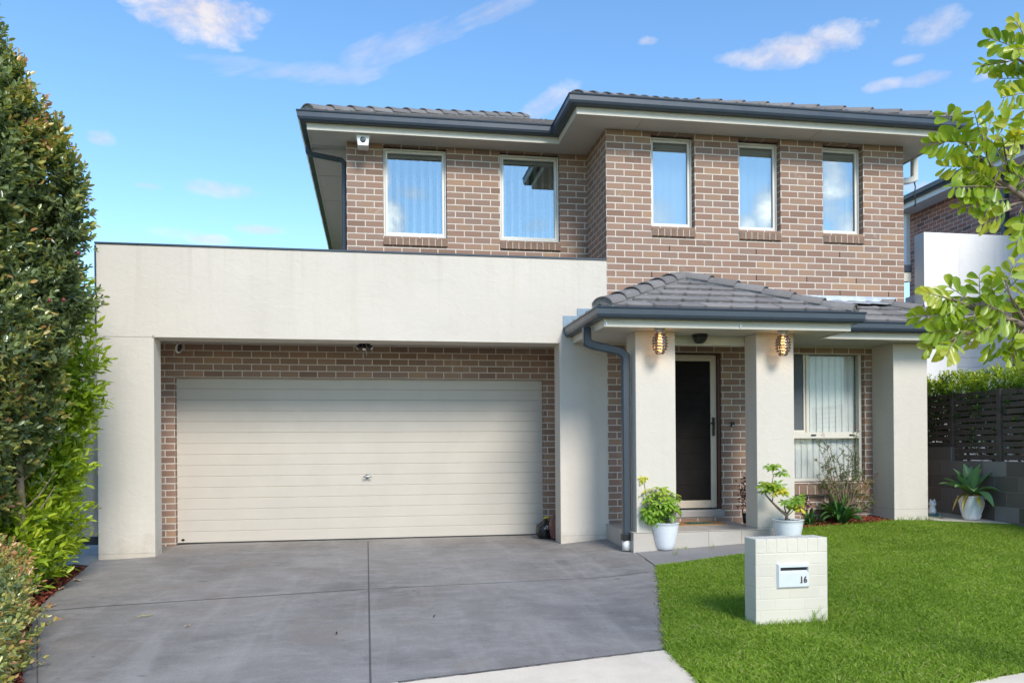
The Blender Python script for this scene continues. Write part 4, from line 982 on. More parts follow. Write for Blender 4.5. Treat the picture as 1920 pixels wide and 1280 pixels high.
bm = nb(); tube(bm, [(2.19, 10.45, .285), (2.25, 10.43, .30), (2.31, 10.46, .288)], .012, 6); obj('tie', bm, plain('yellow_tie', (.45, .38, .03), .5), t)
t = blob((2.405, 10.36, .16), .165, (.85, .7, 1.75), 4.1, .13, bag_red_mat(), 'garden_bag', origin=(2.42, 10.40, 0), tie=True)
tag(t, 'red brown printed bag half hidden behind the right garage pier', 'bag')
oc = at_y(1748, 968, 9.66); ox, oy = oc[0], oc[1]; oz = ground(ox, oy) + .03
t = thing('garden_ornament', 'small white ornament on a teal base beside the last porch pillar', 'ornament', (ox, oy, oz))
obj('base', bbox(ox - .05, ox + .07, oy - .06, oy + .06, oz, oz + .035, .006), plain('teal_base', (.06, .16, .20), .4), t)
bm = nb(); lathe(bm, (ox, oy, oz + .035), [(.045, 0), (.05, .04), (.035, .09), (.03, .11)], 16)
for k in range(14): pass
obj('body', bm, M['pot'], t)
bm = nb(); bmesh.ops.create_icosphere(bm, subdivisions=2, radius=.05, matrix=Matrix.Translation((ox + .005, oy, oz + .165)) @ Matrix.Diagonal((1, 1, .95, 1)))
for s in (-1, 1): bmesh.ops.create_cone(bm, segments=10, radius1=.02, radius2=.004, depth=.035, cap_ends=True, matrix=Matrix.Translation((ox + .005 + s * .028, oy, oz + .212)))
obj('head', bm, M['pot'], t, smooth=True)

# ------------------------------------------------------------------ potted plants
def pot(c, rt, rb, h, parent):
    bm = nb(); prof = [(rb * .9, 0), (rb, .004)]
    for k in range(1, 9): f = k / 8; prof.append((rb + (rt - rb) * f ** .72, h * f))
    prof += [(rt + .004, h + .002), (rt + .002, h + .008), (rt - .012, h + .008), (rt - .014, h - .02)]
    lathe(bm, c, prof, 40); o = obj('pot', bm, M['pot'], parent)
    bm = nb(); bmesh.ops.create_grid(bm, x_segments=22, y_segments=22, size=rt)
    for v in list(bm.verts):
        if v.co.length > rt - .008: bm.verts.remove(v)
    for v in bm.verts: v.co = Vector((c[0] + v.co.x, c[1] + v.co.y, c[2] + h - .012 + .014 * mnoise.noise(v.co * 30) + .02 * (1 - v.co.length / rt)))
    obj('soil', bm, M['soil'], o); return o
def whorls(C, D, n, leaf, tint, droop=.35, sd=.05):
    C = np.array(C); D = nrm(np.array(D)); m = len(C); A = nrm(np.cross(D, rng.normal(size=(m, 3)))); B = np.cross(D, A); Vs, Ts = [], []
    tint = np.broadcast_to(tint, (m,))
    for k in range(n):
        a = 2 * math.pi * k / n + rng.uniform(-.25, .25, m); out = A * np.cos(a)[:, None] + B * np.sin(a)[:, None]
        d = nrm(out + D * (.25 + rng.normal(size=m) * .18)[:, None] - np.array([0, 0, droop])); L = leaf * rng.uniform(.7, 1.2, m)
        Vs.append(leaves(C + out * leaf * .12, d, D + np.array([0, 0, .3]), L, L * .42, .58, .25, .15)); Ts.append(tint + rng.normal(size=m) * .08)
    return np.concatenate(Vs), np.concatenate(Ts)
# bushy umbrella plant
c = (*on_ground(1247, 1031), 0); c = (c[0], c[1], ground(c[0], c[1]) + .008); YP = c[1]
t = thing('potted_plant', 'bushy green umbrella plant in a white pot beside the porch step and downpipe pillar', 'plant', c)
pot(c, .162, .088, .305, t)
bm = nb(); C, D, T = [], [], []
r = random.Random(5); top = Vector((c[0], YP, c[2] + .30)); ends = []
ctr = Vector(at_y(1234, 945, YP))
for k in range(85):
    while True:
        v = Vector((r.uniform(-1, 1), r.uniform(-1, 1), r.uniform(-1, 1)))
        if .45 < v.length < 1: break
    p = ctr + Vector((v.x * .235, v.y * .2, v.z * .215)); 
    if p.z < c[2] + .34: p.z = c[2] + .34 + r.random() * .08
    C.append(p); dd = (p - (ctr - Vector((0, 0, .18)))).normalized() + Vector((0, -.15, .5)); D.append(dd); T.append(.50 + .25 * (p.z - ctr.z) / .2 + .15 * r.random())
    if k % 3 == 0: ends.append(p)
for p in ends: tube(bm, [top + Vector((r.uniform(-.03, .03), r.uniform(-.03, .03), -.02)), top.lerp(p, .5) + Vector((r.uniform(-.02, .02), 0, .03)), p], [.006, .005, .003], 6)
yp = Vector(at_y(1206, 895, YP)); tube(bm, [top, Vector(at_y(1212, 935, YP)), Vector(at_y(1209, 912, YP)), yp], [.006, .005, .004, .003], 6)
obj('stem', bm, M['stem'], t)
V1, T1 = whorls(C, D, 7, .082, np.array(T)); V2, T2 = whorls([yp, yp + Vector((0, 0, .012)), yp - Vector((.01, 0, .02))], [(0, -.6, 1), (.2, -.5, 1), (-.5, -1, .4)], 7, .06, .95)
leaf_obj('foliage', np.concatenate([V1, V2]), np.concatenate([T1, T2]), M['schef'], t)
# bonsai like umbrella plant with bare leaning trunk
c = at_y(1478, 1020, 8.42); c = (c[0], 8.42, ground(c[0], 8.42) + .01); YP = 8.42
t = thing('potted_plant', 'leaning yellow green umbrella plant with bare trunk in a white pot behind the letterbox', 'plant', c)
pot(c, .170, .10, .30, t)
def A_(x, y, dy=0.): return Vector(at_y(x, y, YP + dy))
bm = nb()
tube(bm, [A_(1475, 976), A_(1475, 965), A_(1462, 955, -.02), A_(1448, 941, -.03), A_(1440, 932, -.02), A_(1434, 925)], [.020, .018, .015, .012, .009, .006], 9)
tube(bm, [A_(1475, 965), A_(1471, 952, .03), A_(1470, 940, .04)], [.010, .007, .004], 7)
tube(bm, [A_(1476, 962), A_(1485, 952), A_(1489, 940, -.02)], [.011, .008, .004], 7)
tube(bm, [A_(1478, 965), A_(1486, 958, .04), A_(1491, 946, .05)], [.006, .005, .003], 6)
tube(bm, [A_(1448, 941, -.03), A_(1450, 925), A_(1449, 910)], [.007, .005, .004], 7)
tube(bm, [A_(1449, 912), A_(1448, 900), A_(1450, 893), A_(1448, 878)], [.005, .004, .004, .003], 6); tube(bm, [A_(1450, 893), A_(1461, 892), A_(1466, 886)], [.003, .003, .002], 6)
obj('stem', bm, M['stem'], t)
C, D, T = [], [], []
def clump(x, y, rx, ry, n, t0, dt=.2):
    for _ in range(n):
        a, q = r.uniform(0, 6.28), math.sqrt(r.random()); C.append(A_(x + rx * q * math.cos(a), y + ry * q * math.sin(a), r.uniform(-.12, .12))); D.append((r.uniform(-.6, .6), r.uniform(-.8, .2), 1)); T.append(t0 + r.uniform(-dt, dt))
clump(1448, 911, 24, 6, 20, .70); clump(1462, 922, 12, 6, 6, .98, .05); clump(1440, 918, 12, 5, 5, .6); clump(1483, 940, 16, 8, 14, .55); clump(1497, 935, 8, 5, 6, .7); clump(1496, 950, 5, 6, 3, .98, .05); clump(1449, 875, 9, 5, 6, .55); clump(1467, 884, 5, 3, 3, .5)
V1, T1 = whorls(C, D, 7, .074, np.array(T)); leaf_obj('foliage', V1, T1, M['schef'], t)

def ribbon(bm, lay, pts, ws, side, tint, cup=.15):
    prev = None; pts = [Vector(p) for p in pts]
    for i, (p, w) in enumerate(zip(pts, ws)):
        d = (pts[min(i + 1, len(pts) - 1)] - pts[max(i - 1, 0)]).normalized(); s = (side - d * side.dot(d)).normalized(); n = s.cross(d).normalized()
        if n.z < 0: n = -n
        q = [bm.verts.new(p + s * (e * w) + n * (abs(e) * w * cup * 2)) for e in (-1, -.5, 0, .5, 1)]
        if prev:
            for k in range(4):
                f = bm.faces.new((prev[k], prev[k + 1], q[k + 1], q[k])); f.smooth = True
                f[lay] = tint[i] if isinstance(tint, (list, tuple)) else tint
        prev = q
def arch(base, az, elev, L, droop, n=10):
    d = Vector((math.cos(az) * math.cos(elev), math.sin(az) * math.cos(elev), math.sin(elev))); P = []
    for k in range(n + 1):
        f = k / n; P.append(Vector(base) + d * (L * f) - Vector((0, 0, droop * L * f * f)))
    return P, Vector((-math.sin(az), math.cos(az), 0))
# agave
c = at_x(1822, 972, 7.575); c = (7.575, c[1], ground(7.575, c[1]) + .034)
t = thing('potted_agave', 'broad leaved agave in a white pot against the dark block wall', 'plant', c)
pot(c, .165, .092, .30, t)
bm = nb(); lay = bm.faces.layers.float.new('tint'); b0 = Vector((c[0], c[1], c[2] + .33)); r = random.Random(12)
spec = [(a, e_, L_, dr, tn) for a, e_, L_, dr, tn in [
    (3.05, .55, .50, .25, .55), (3.5, .62, .42, .35, .7), (2.6, .75, .42, .2, .35), (2.1, 1.05, .42, .08, .4), (1.5, 1.25, .43, .03, .45), (.9, 1.12, .42, .05, .3), (.35, .80, .46, .1, .3), (-.05, .30, .48, .08, .5), (-.35, .95, .40, .1, .5),
    (4.1, .60, .40, .45, .75), (4.75, .35, .36, .75, .45), (5.4, .62, .38, .5, .75), (4.4, 1.2, .40, .05, .35), (5.0, 1.25, .37, .05, .45), (1.2, .55, .45, .2, .35), (-1.1, 1.35, .42, .02, .4), (3.3, .9, .38, .15, .5)]]
for a, e_, L_, dr, tn in spec:
    P, s = arch(b0 + Vector((math.cos(a), math.sin(a), 0)) * .02, a, e_, L_, dr, 12)
    ws = [.062 * (0.45 + 1.1 * (k / 12) ** .8 if k < 6 else 1.07 * (1 - ((k - 6) / 6.0) ** 1.9)) + .0008 for k in range(13)]
    ribbon(bm, lay, P, ws, s, [tn + r.uniform(-.05, .05)] * 13, .28)
for a, L_, tn in ((3.7, .27, .93), (4.4, .22, .9), (5.5, .24, .95), (5.9, .27, 1.0), (3.3, .28, .97)):
    P, s = arch(b0 + Vector((math.cos(a), math.sin(a), -.1)) * .05, a, .25, L_, 1.0, 10); ws = [.023 * (.5 + k / 8 if k < 5 else 1.1 * (1 - ((k - 5) / 5.0) ** 2)) + .001 for k in range(11)]
    ribbon(bm, lay, P, ws, s, [tn] * 11, .4)
obj('leaves', bm, M['agave'], t)
bm = nb(); tube(bm, [b0 + Vector((.06, -.14, -.03)), b0 + Vector((.055, -.18, -.12)), b0 + Vector((.03, -.17, -.2)), b0 + Vector((.015, -.15, -.26))], [.006, .007, .006, .003], 6); obj('dead_stalk', bm, plain('dead_stalk', (.035, .02, .014), .9), t)

# window bed: strappy clumps and a thin flowering shrub, bronze sprig, plant behind the middle pillar
def strappy(px, py, Y, n, L, w, label, name='strappy_plant', seed=1):
    p = at_y(px, py, Y); p = (p[0], Y, ground(p[0], Y) + .01); r = random.Random(seed)
    bm = nb(); lay = bm.faces.layers.float.new('tint')
    for k in range(n):
        a = r.uniform(0, 6.28); e_ = r.uniform(.75, 1.45); l_ = L * r.uniform(.6, 1.1)
        P, s = arch(Vector(p) + Vector((r.uniform(-.04, .04), r.uniform(-.04, .04), 0)), a, e_, l_, r.uniform(.25, .75), 10)
        ribbon(bm, lay, P, [w * (.55 + .9 * math.sin(math.pi * min(1, .15 + .85 * q / 10)) ** .8) * (1 if q < 10 else .1) for q in range(11)], s, r.random() ** 2 * .9, .3)
    return tag(obj(name, bm, M['strap'], origin=p), label, 'plant')
strappy(1576, 973, 9.56, 54, .60, .022, 'large dark green strappy plant under the porch side window', seed=3)
strappy(1516, 974, 9.56, 20, .38, .016, 'small strappy plant in the mulch beside the yellow umbrella plant pot', seed=8)
p0 = at_y(1585, 972, 9.66); p0 = Vector((p0[0], 9.66, ground(p0[0], 9.66)))
t = thing('flowering_shrub', 'thin twiggy shrub with small red flowers against the porch side window', 'shrub', tuple(p0))
bm = nb(); C, D, T = [], [], []; r = random.Random(21)
tips = [((1531, 825), .5), ((1545, 822), .3), ((1556, 838), .3), ((1531, 862), .3), ((1530, 890), .5), ((1545, 900), .6), ((1552, 880), .5), ((1582, 845), .2), ((1595, 835), .2), ((1602, 808), .3), ((1605, 830), .3), ((1612, 850), .3), ((1592, 870), .3), ((1620, 875), .7), ((1632, 895), .85), ((1645, 888), .85), ((1625, 915), .8), ((1612, 905), .7), ((1600, 892), .6), ((1575, 880), .4), ((1565, 905), .6), ((1585, 910), .5), ((1635, 925), .85), ((1640, 940), .6), ((1560, 925), .7), ((1605, 925), .6), ((1618, 940), .5), ((1595, 950), .4), ((1570, 860), .4), ((1550, 855), .5), ((1598, 855), .3), ((1608, 870), .5), ((1580, 925), .6), ((1590, 930), .7), ((1570, 935), .6), ((1555, 945), .5), ((1610, 955), .4), ((1628, 950), .5)]
for (x, y), tn in tips:
    q = Vector(at_y(x, y, 9.66 + r.uniform(-.12, .14))); m1 = p0.lerp(q, .45) + Vector((r.uniform(-.05, .05), r.uniform(-.04, .04), .04)); m0 = p0 + Vector((r.uniform(-.06, .06), r.uniform(-.04, .04), 0))
    tube(bm, [m0, m1, m0.lerp(q, .75) + Vector((r.uniform(-.02, .02), 0, .02)), q], [.0065, .005, .0035, .002], 5)
    for k in range(5):
        b = m1.lerp(q, r.uniform(.2, 1)); e2 = b + Vector((r.uniform(-.09, .09), r.uniform(-.06, .06), r.uniform(.0, .11))); tube(bm, [b, e2], [.0022, .0012], 4)
        for _ in range(20):
            f = r.random(); C.append(b.lerp(e2, f)); D.append((r.gauss(0, 1), r.gauss(0, .8), r.gauss(.5, .7))); T.append(tn + r.gauss(-.1, .16))
    for _ in range(44): f = r.uniform(.2, 1); C.append(m1.lerp(q, f)); D.append((r.gauss(0, 1), r.gauss(0, .8), r.gauss(.4, .7))); T.append(tn + r.gauss(-.1, .16))
obj('stem', bm, M['stem_pale'], t)
C = np.array(C); D = np.array(D); n = len(C); L = rng.uniform(.014, .032, n)
leaf_obj('foliage', leaves(C, D, rng.normal(size=(n, 3)) + np.array([0, 0, .5]), L, L * .34), np.array(T), M['grev'], t)
C, D = [], []
for x, y in ((1532, 862), (1556, 885), (1554, 878), (1541, 815), (1563, 893), (1545, 815), (1628, 880), (1575, 890), (1630, 918), (1553, 836), (1560, 900), (1640, 890), (1605, 800)):
    for _ in range(9): C.append(at_y(x + r.uniform(-2, 2), y + r.uniform(-3, 3), 9.6)); D.append((r.gauss(0, 1), r.gauss(-.4, 1), r.gauss(0, 1)))
leaf_obj('blossoms', leaves(np.array(C), np.array(D), rng.normal(size=(len(C), 3)), .016, .008), rng.random(len(C)), leaf_mat('pink_flower', [(0, (.35, .03, .08)), (1, (.5, .10, .2))], .5, .2), t)
C, D, T = [], [], []; b = Vector(at_y(1505, 950, 9.5))
for _ in range(90): C.append(b + Vector((r.gauss(0, .045), r.gauss(0, .04), r.gauss(0, .06)))); D.append((r.gauss(0, 1), r.gauss(0, 1), r.gauss(.6, .6))); T.append(r.random())
bm = nb(); tube(bm, [(b.x + .02, 9.5, ground(b.x, 9.5)), (b.x + .01, 9.5, b.z - .04), tuple(b)], [.006, .005, .003], 6)
t = thing('bronze_plant', 'small bronze leaved plant in the mulch behind the leaning umbrella plant', 'plant', (b.x, 9.5, ground(b.x, 9.5)))
obj('stem', bm, M['stem'], t); leaf_obj('foliage', leaves(np.array(C), np.array(D), rng.normal(size=(len(C), 3)), .05, .022), np.array(T), M['bronze'], t)
C, D, T = [], [], []; b = Vector(at_y(1393, 925, 9.5))
for _ in range(150): C.append(b + Vector((r.gauss(.02, .035), r.gauss(0, .05), r.gauss(0, .10)))); D.append((r.gauss(0, 1), r.gauss(0, 1), r.gauss(.3, .8))); T.append(r.random() * .35)
t = thing('porch_plant', 'dark plant on the porch paving half hidden behind the middle pillar', 'plant', (b.x + .03, 9.5, .245))
bm = nb(); lathe(bm, (b.x + .05, 9.5, .245), [(.045, 0), (.06, .13), (.052, .13)], 20); obj('pot', bm, M['black'], t)
leaf_obj('foliage', leaves(np.array(C), np.array(D), rng.normal(size=(len(C), 3)), .06, .014), np.array(T), M['bronze'], t)

# ------------------------------------------------------------------ vegetation on the left
def crown(leaders, dens, leaf, n, m, t0, tip, keep=None, prof=None, aspect=.48, seed=0, inner=.25, rough=.34):
    CC, DD = [], []
    for (x, y, zb_, h, R) in leaders:
        N = int(dens * R * (h - zb_) * 6.28); z = rng.uniform(0, 1, N); a = rng.uniform(0, 2 * math.pi, N)
        rr = R * prof(z); lump = np.array([mnoise.noise(Vector((math.cos(q) * 1.6 + x, math.sin(q) * 1.6 + y, w * h * 1.15))) for q, w in zip(a, z)])
        lump2 = np.array([mnoise.noise(Vector((math.cos(q) * 5 + x, math.sin(q) * 5 + y, w * h * 3.7))) for q, w in zip(a, z)])
        rr = rr * (1 + rough * 1.3 * lump + rough * .8 * lump2) * np.where(rng.random(N) < inner, rng.uniform(.45, .9, N), np.where(rng.random(N) < .07, rng.uniform(1.06, 1.25, N), rng.uniform(.86, 1.07, N)))
        C = np.stack([x + np.cos(a) * rr, y + np.sin(a) * rr, zb_ + (h - zb_) * z], 1); D = np.stack([np.cos(a), np.sin(a), .35 + 1.2 * z ** 3 + rng.normal(size=N) * .25], 1)
        CC.append(C); DD.append(D)
    C = np.concatenate(CC); D = np.concatenate(DD)
    if keep is not None: k = keep(C); C, D = C[k], D[k]
    hol = np.array([mnoise.noise(Vector(p) * 2.6 + Vector((7, 3, 1))) for p in C]); kk = (hol > -.30) | (rng.random(len(C)) < .18); C, D = C[kk], D[kk]
    tint = t0 + np.array([mnoise.noise(Vector(p) * 1.4) for p in C]) * .30 + np.where(rng.random(len(C)) < .14, .22, 0)
    return sprigs(C, D, n, leaf * 2.6, leaf, tint, tip, aspect=aspect)
pA = lambda z: np.clip(np.minimum(1, .40 + 1.35 * z) * np.where(z < .62, 1, np.sqrt(np.clip(1 - ((z - .62) / .38) ** 1.5, 0, 1)) * .97 + .03), .03, 1)
t = thing('lilly_pilly_tree', 'tall dark leaved lilly pilly hedge tree with orange new growth left of the garage', 'tree', (-3.3, 7.2, ground(-3.3, 7.2)))
LD = [(-3.46, 7.55, .6, 3.72, .64), (-3.66, 7.2, .3, 4.22, .78), (-3.95, 7.0, .3, 4.75, .88), (-3.55, 6.85, .3, 3.55, .66), (-3.05, 7.75, 1.9, 3.4, .40), (-4.2, 6.2, .3, 5.0, .9), (-3.85, 6.3, .3, 3.4, .8), (-4.5, 7.6, .3, 5.2, .9), (-3.08, 7.5, 2.9, 4.55, .22), (-3.28, 7.3, 3.3, 4.95, .19), (-2.90, 7.7, 2.6, 4.2, .20), (-3.38, 7.1, 3.7, 5.35, .15), (-3.05, 7.0, 2.8, 4.3, .18), (-3.5, 7.3, 3.9, 5.3, .2), (-2.72, 7.6, 2.7, 3.85, .17), (-3.16, 7.2, 3.6, 4.75, .13), (-2.98, 7.35, 3.2, 4.4, .12)]
bm = nb()
for (x, y, zb_, h, R) in LD[:8]:
    r = random.Random(int(h * 100)); P = [Vector((x + r.uniform(-.05, .05), y, -.1)), Vector((x + r.uniform(-.1, .1), y + r.uniform(-.1, .1), h * .35)), Vector((x + r.uniform(-.1, .1), y + r.uniform(-.1, .1), h * .7)), Vector((x, y, h * .97))]
    tube(bm, P, [.045, .035, .022, .006], 8)
    for k in range(26):
        f = r.uniform(.12, .95); b = P[0].lerp(P[1], f / .36) if f < .36 else (P[1].lerp(P[2], (f - .36) / .36) if f < .72 else P[2].lerp(P[3], (f - .72) / .28)); a = r.uniform(0, 6.28); q = R * r.uniform(.6, .98) * (1 if f < .7 else .6)
        tube(bm, [b, b + Vector((math.cos(a) * q * .5, math.sin(a) * q * .5, .14)), b + Vector((math.cos(a) * q, math.sin(a) * q, .36))], [.012, .008, .003], 5)
obj('trunk', bm, M['stem_pale'], t)
V1, T1 = crown(LD, 270, .068, 9, None, .31, .44, lambda C: C[:, 0] - C[:, 1] * -.4223 > -2.3, pA)
leaf_obj('crown', V1, T1, M['lilly'], t)
C = np.array([at_y(x, y, 7.1) for x, y in ((97, 567), (123, 566), (30, 735), (40, 640), (150, 480))]); bm = nb()
bm.free(); rb = plain('red_berry', (.20, .03, .04), .35)
for p in C:
    bm = nb(); bmesh.ops.create_icosphere(bm, subdivisions=2, radius=.016, matrix=Matrix.Translation(Vector(p) + Vector((.02, -.1, 0)))); obj('berry', bm, rb, t, smooth=True)
pB = lambda z: np.clip(np.minimum(1, .7 + 2 * z) * np.where(z < .8, 1, np.sqrt(np.clip(1 - ((z - .8) / .2) ** 2, 0, 1))), .05, 1)
t = thing('lime_shrub', 'lime green glossy shrub between the dark hedge tree and the rendered garage pier', 'shrub', (-3.2, 8.7, ground(-3.2, 8.7)))
LB = [(-3.20, 8.60, 1.35, 2.92, .36), (-3.42, 8.6, .1, 1.8, .42), (-3.6, 8.9, .1, 2.6, .42), (-3.55, 8.3, .05, 1.2, .44), (-3.32, 8.0, .02, .75, .36), (-3.22, 7.7, .0, .48, .28)]
V1, T1 = crown(LB, 175, .105, 7, None, .38, .40, None, pB, .36, rough=.3)
leaf_obj('foliage', V1, T1, M['lime'], t)
bm = nb()
for (x, y, zb_, h, R) in LB: tube(bm, [(x, y, -.1), (x + .03, y, h * .5), (x, y + .02, h * .9)], [.03, .02, .006], 7)
obj('stem', bm, M['stem'], t)
pC = lambda z: np.clip(np.where(z < .7, 1, np.sqrt(np.clip(1 - ((z - .7) / .3) ** 2, 0, 1))), .15, 1)
t = thing('low_hedge', 'low clipped hedge with bronze tips along the driveway edge at the front', 'hedge', (-2.6, 5.3, ground(-2.6, 5.3)))
LC = [(-3.12, 6.75, -.15, .54, .42), (-2.97, 6.25, -.18, .54, .43), (-2.80, 5.75, -.2, .52, .43), (-2.62, 5.3, -.22, .49, .42), (-2.45, 4.85, -.24, .45, .41), (-2.29, 4.4, -.26, .42, .41)]
V1, T1 = crown(LC, 330, .045, 8, None, .54, .40, None, pC, .46, rough=.2)
leaf_obj('foliage', V1, T1, M['lilly'], t)
bm = nb(); r = random.Random(2)
for (x, y, zb_, h, R) in LC:
    for k in range(9): a = r.uniform(0, 6.28); tube(bm, [(x + r.uniform(-.1, .1), y + r.uniform(-.1, .1), zb_ - .05), (x + math.cos(a) * R * .8, y + math.sin(a) * R * .8, h * .7)], [.010, .003], 5)
obj('stem', bm, M['stem'], t)

# side gate behind the left pier
gx0, gx1, gy = -4.6, -3.17, 10.3
t = thing('side_gate', 'grey blue metal side gate between the lime shrub and the garage pier', 'gate', (-3.9, gy, 0))
bm = nb(); box(bm, gx0, gx1 - .06, gy, gy + .02, .20, 3.02)
for k in range(9): box(bm, gx0 + .02 + k * .155, gx0 + .03 + k * .155, gy - .004, gy + .001, .21, 3.01)
obj('panel', bm, M['gate'], t)
bm = nb(); box(bm, gx1 - .06, gx1 - .005, gy - .02, gy + .04, .0, 3.10); box(bm, gx0, gx1 - .06, gy - .02, gy + .04, 3.02, 3.10); box(bm, gx0, gx1 - .06, gy - .02, gy + .04, .10, .20); bev(bm, .004); obj('frame', bm, M['gutter'], t)

# ------------------------------------------------------------------ right hand tree, its branches reach into the frame
t = thing('street_tree', 'young tree with rounded pinnate leaflets whose branches hang in from the right', 'tree', (4.35, 3.55, ground(4.35, 3.55) - .05))
bm = nb(); B0 = Vector((4.35, 3.55, -.35))
trunk = [B0, B0 + Vector((-.03, .02, .9)), B0 + Vector((-.06, 0, 1.7)), B0 + Vector((-.02, .03, 2.6)), B0 + Vector((.03, 0, 3.4)), B0 + Vector((0, 0, 4.2))]
tube(bm, trunk, [.075, .062, .052, .042, .03, .012], 12); obj('trunk', bm, M['stem'], t)
bm = nb(); rach = []; r = random.Random(31)
def PX(x, y, Y): return Vector(at_y(x, y, Y))
def branch(pts, r0): tube(bm, pts, [r0 * (1 - .75 * i / (len(pts) - 1)) for i in range(len(pts))], 7)
U = [PX(1990, 400, 3.5), PX(1925, 375, 3.4), PX(1868, 335, 3.32), PX(1835, 295, 3.28), PX(1805, 268, 3.25)]
branch([Vector(trunk[2]) + Vector((0, 0, .25))] + U, .022)
branch([U[2], PX(1850, 285, 3.25), PX(1838, 240, 3.22)], .009); branch([U[1], PX(1890, 320, 3.36), PX(1880, 262, 3.3)], .010); branch([U[1], PX(1880, 390, 3.4), PX(1830, 385, 3.35)], .009)
Lw = [PX(1990, 640, 3.5), PX(1925, 612, 3.42), PX(1870, 590, 3.34), PX(1825, 578, 3.3), PX(1785, 560, 3.26)]
branch([Vector(trunk[2]) + Vector((0, 0, -.35))] + Lw, .024)
branch([Lw[2], PX(1845, 615, 3.3), PX(1800, 630, 3.26), PX(1765, 645, 3.22)], .010); branch([Lw[1], PX(1900, 570, 3.36), PX(1885, 525, 3.3)], .009); branch([Lw[1], PX(1905, 635, 3.4), PX(1890, 660, 3.36)], .008)
Tp = [PX(1990, 150, 3.5), PX(1935, 130, 3.42), PX(1900, 105, 3.36)]
branch([Vector(trunk[3])] + Tp, .016)
for a, b, Y in [((1828, 268), (1740, 268), 3.26), ((1820, 282), (1772, 212), 3.24), ((1836, 246), (1826, 208), 3.22), ((1846, 268), (1862, 218), 3.25), ((1868, 262), (1897, 218), 3.28), ((1880, 275), (1915, 245), 3.3), ((1842, 318), (1768, 312), 3.27), ((1838, 292), (1800, 270), 3.25), ((1880, 352), (1788, 350), 3.34), ((1900, 372), (1800, 388), 3.36), ((1890, 395), (1840, 420), 3.38), ((1868, 330), (1890, 290), 3.3), ((1862, 318), (1840, 278), 3.28), ((1895, 330), (1925, 300), 3.33), ((1905, 350), (1935, 330), 3.35), ((1872, 345), (1830, 322), 3.3), ((1915, 392), (1900, 425), 3.38), ((1922, 378), (1935, 420), 3.4), ((1860, 305), (1812, 330), 3.27), ((1882, 300), (1858, 262), 3.29), ((1900, 285), (1905, 258), 3.3), ((1855, 372), (1812, 366), 3.34), ((1930, 395), (1905, 460), 3.42), ((1925, 340), (1895, 322), 3.36),
    ((1925, 100), (1850, 70), 3.38), ((1932, 112), (1838, 124), 3.4), ((1935, 150), (1868, 148), 3.42), ((1940, 172), (1878, 184), 3.44), ((1925, 80), (1905, 40), 3.4), ((1940, 95), (1900, 92), 3.4), ((1945, 205), (1912, 205), 3.44), ((1945, 238), (1910, 242), 3.45), ((1945, 262), (1895, 275), 3.45),
    ((1815, 590), (1712, 592), 3.26), ((1810, 572), (1736, 548), 3.26), ((1822, 568), (1776, 536), 3.27), ((1838, 572), (1836, 515), 3.28), ((1848, 575), (1862, 528), 3.3), ((1870, 580), (1862, 545), 3.32), ((1890, 548), (1868, 515), 3.32), ((1888, 530), (1905, 492), 3.3), ((1892, 540), (1925, 510), 3.33), ((1830, 600), (1760, 606), 3.28), ((1812, 622), (1742, 622), 3.26), ((1800, 636), (1738, 652), 3.24), ((1790, 640), (1775, 665), 3.24), ((1850, 612), (1815, 640), 3.3), ((1872, 618), (1848, 665), 3.32), ((1895, 640), (1868, 660), 3.36), ((1908, 630), (1900, 668), 3.38), ((1925, 622), (1935, 650), 3.4), ((1905, 600), (1860, 600), 3.36), ((1890, 592), (1850, 570), 3.34), ((1915, 588), (1900, 560), 3.38), ((1930, 590), (1940, 550), 3.4), ((1880, 605), (1835, 622), 3.33), ((1855, 590), (1800, 605), 3.3), ((1925, 560), (1905, 540), 3.38), ((1800, 575), (1775, 590), 3.26), ((1920, 645), (1890, 672), 3.4), ((1930, 600), (1890, 620), 3.4)]:
    rach.append((PX(*a, Y + r.uniform(-.03, .05)), PX(*b, Y + r.uniform(-.12, .06))))
# the part of the crown that stands outside the picture
for k in range(70):
    v = Vector((r.gauss(0, 1), r.gauss(0, 1), r.gauss(0, 1))).normalized(); p = Vector((5.05, 3.2, 3.5)) + Vector((v.x * .85, v.y * .9, v.z * 1.1)) * r.uniform(.5, 1)
    if p.x < .906 * p.y + .22: continue
    q = p + (v + Vector((0, 0, -.2))).normalized() * .2; rach.append((p, q))
    if k % 3 == 0: tube(bm, [Vector((4.35, 3.55, p.z - .35)), p], [.012, .003], 5)
obj('branch', bm, M['stem'], t)
bm = nb(); C, D, Nn, L, T = [], [], [], [], []
for a, b in rach:
    ax = b - a; l_ = ax.length; ax.normalize(); a2 = a - ax * .03
    side = ax.cross(Vector((r.gauss(0, .35), -1 + r.gauss(0, .3), r.gauss(0, .4)))).normalized(); nn = side.cross(ax); n = max(4, int(l_ / .0175)); tn = r.uniform(.35, .85)
    tube(bm, [a2, a.lerp(b, .5) + Vector((0, 0, .006)), b], [.0028, .0022, .0014], 5)
    for k in range(n):
        f = .12 + .86 * k / (n - 1); s = 1 if k % 2 else -1; sz = .080 * (.72 + .5 * math.sin(math.pi * (.15 + .8 * f))) * r.uniform(.85, 1.15)
        d = (side * s * (1 - .3 * f) + ax * (.55 + .5 * f) + Vector((0, 0, -.28)) + Vector((r.gauss(0, .12), r.gauss(0, .2), r.gauss(0, .12)))).normalized()
        C.append(a.lerp(b, f)); D.append(d); Nn.append(nn + Vector((r.gauss(0, .3), r.gauss(0, .3), r.gauss(0, .3)))); L.append(sz * .82); T.append(tn + r.gauss(0, .10) + .22 * f)
stalk_bm = bm
L = np.array(L)
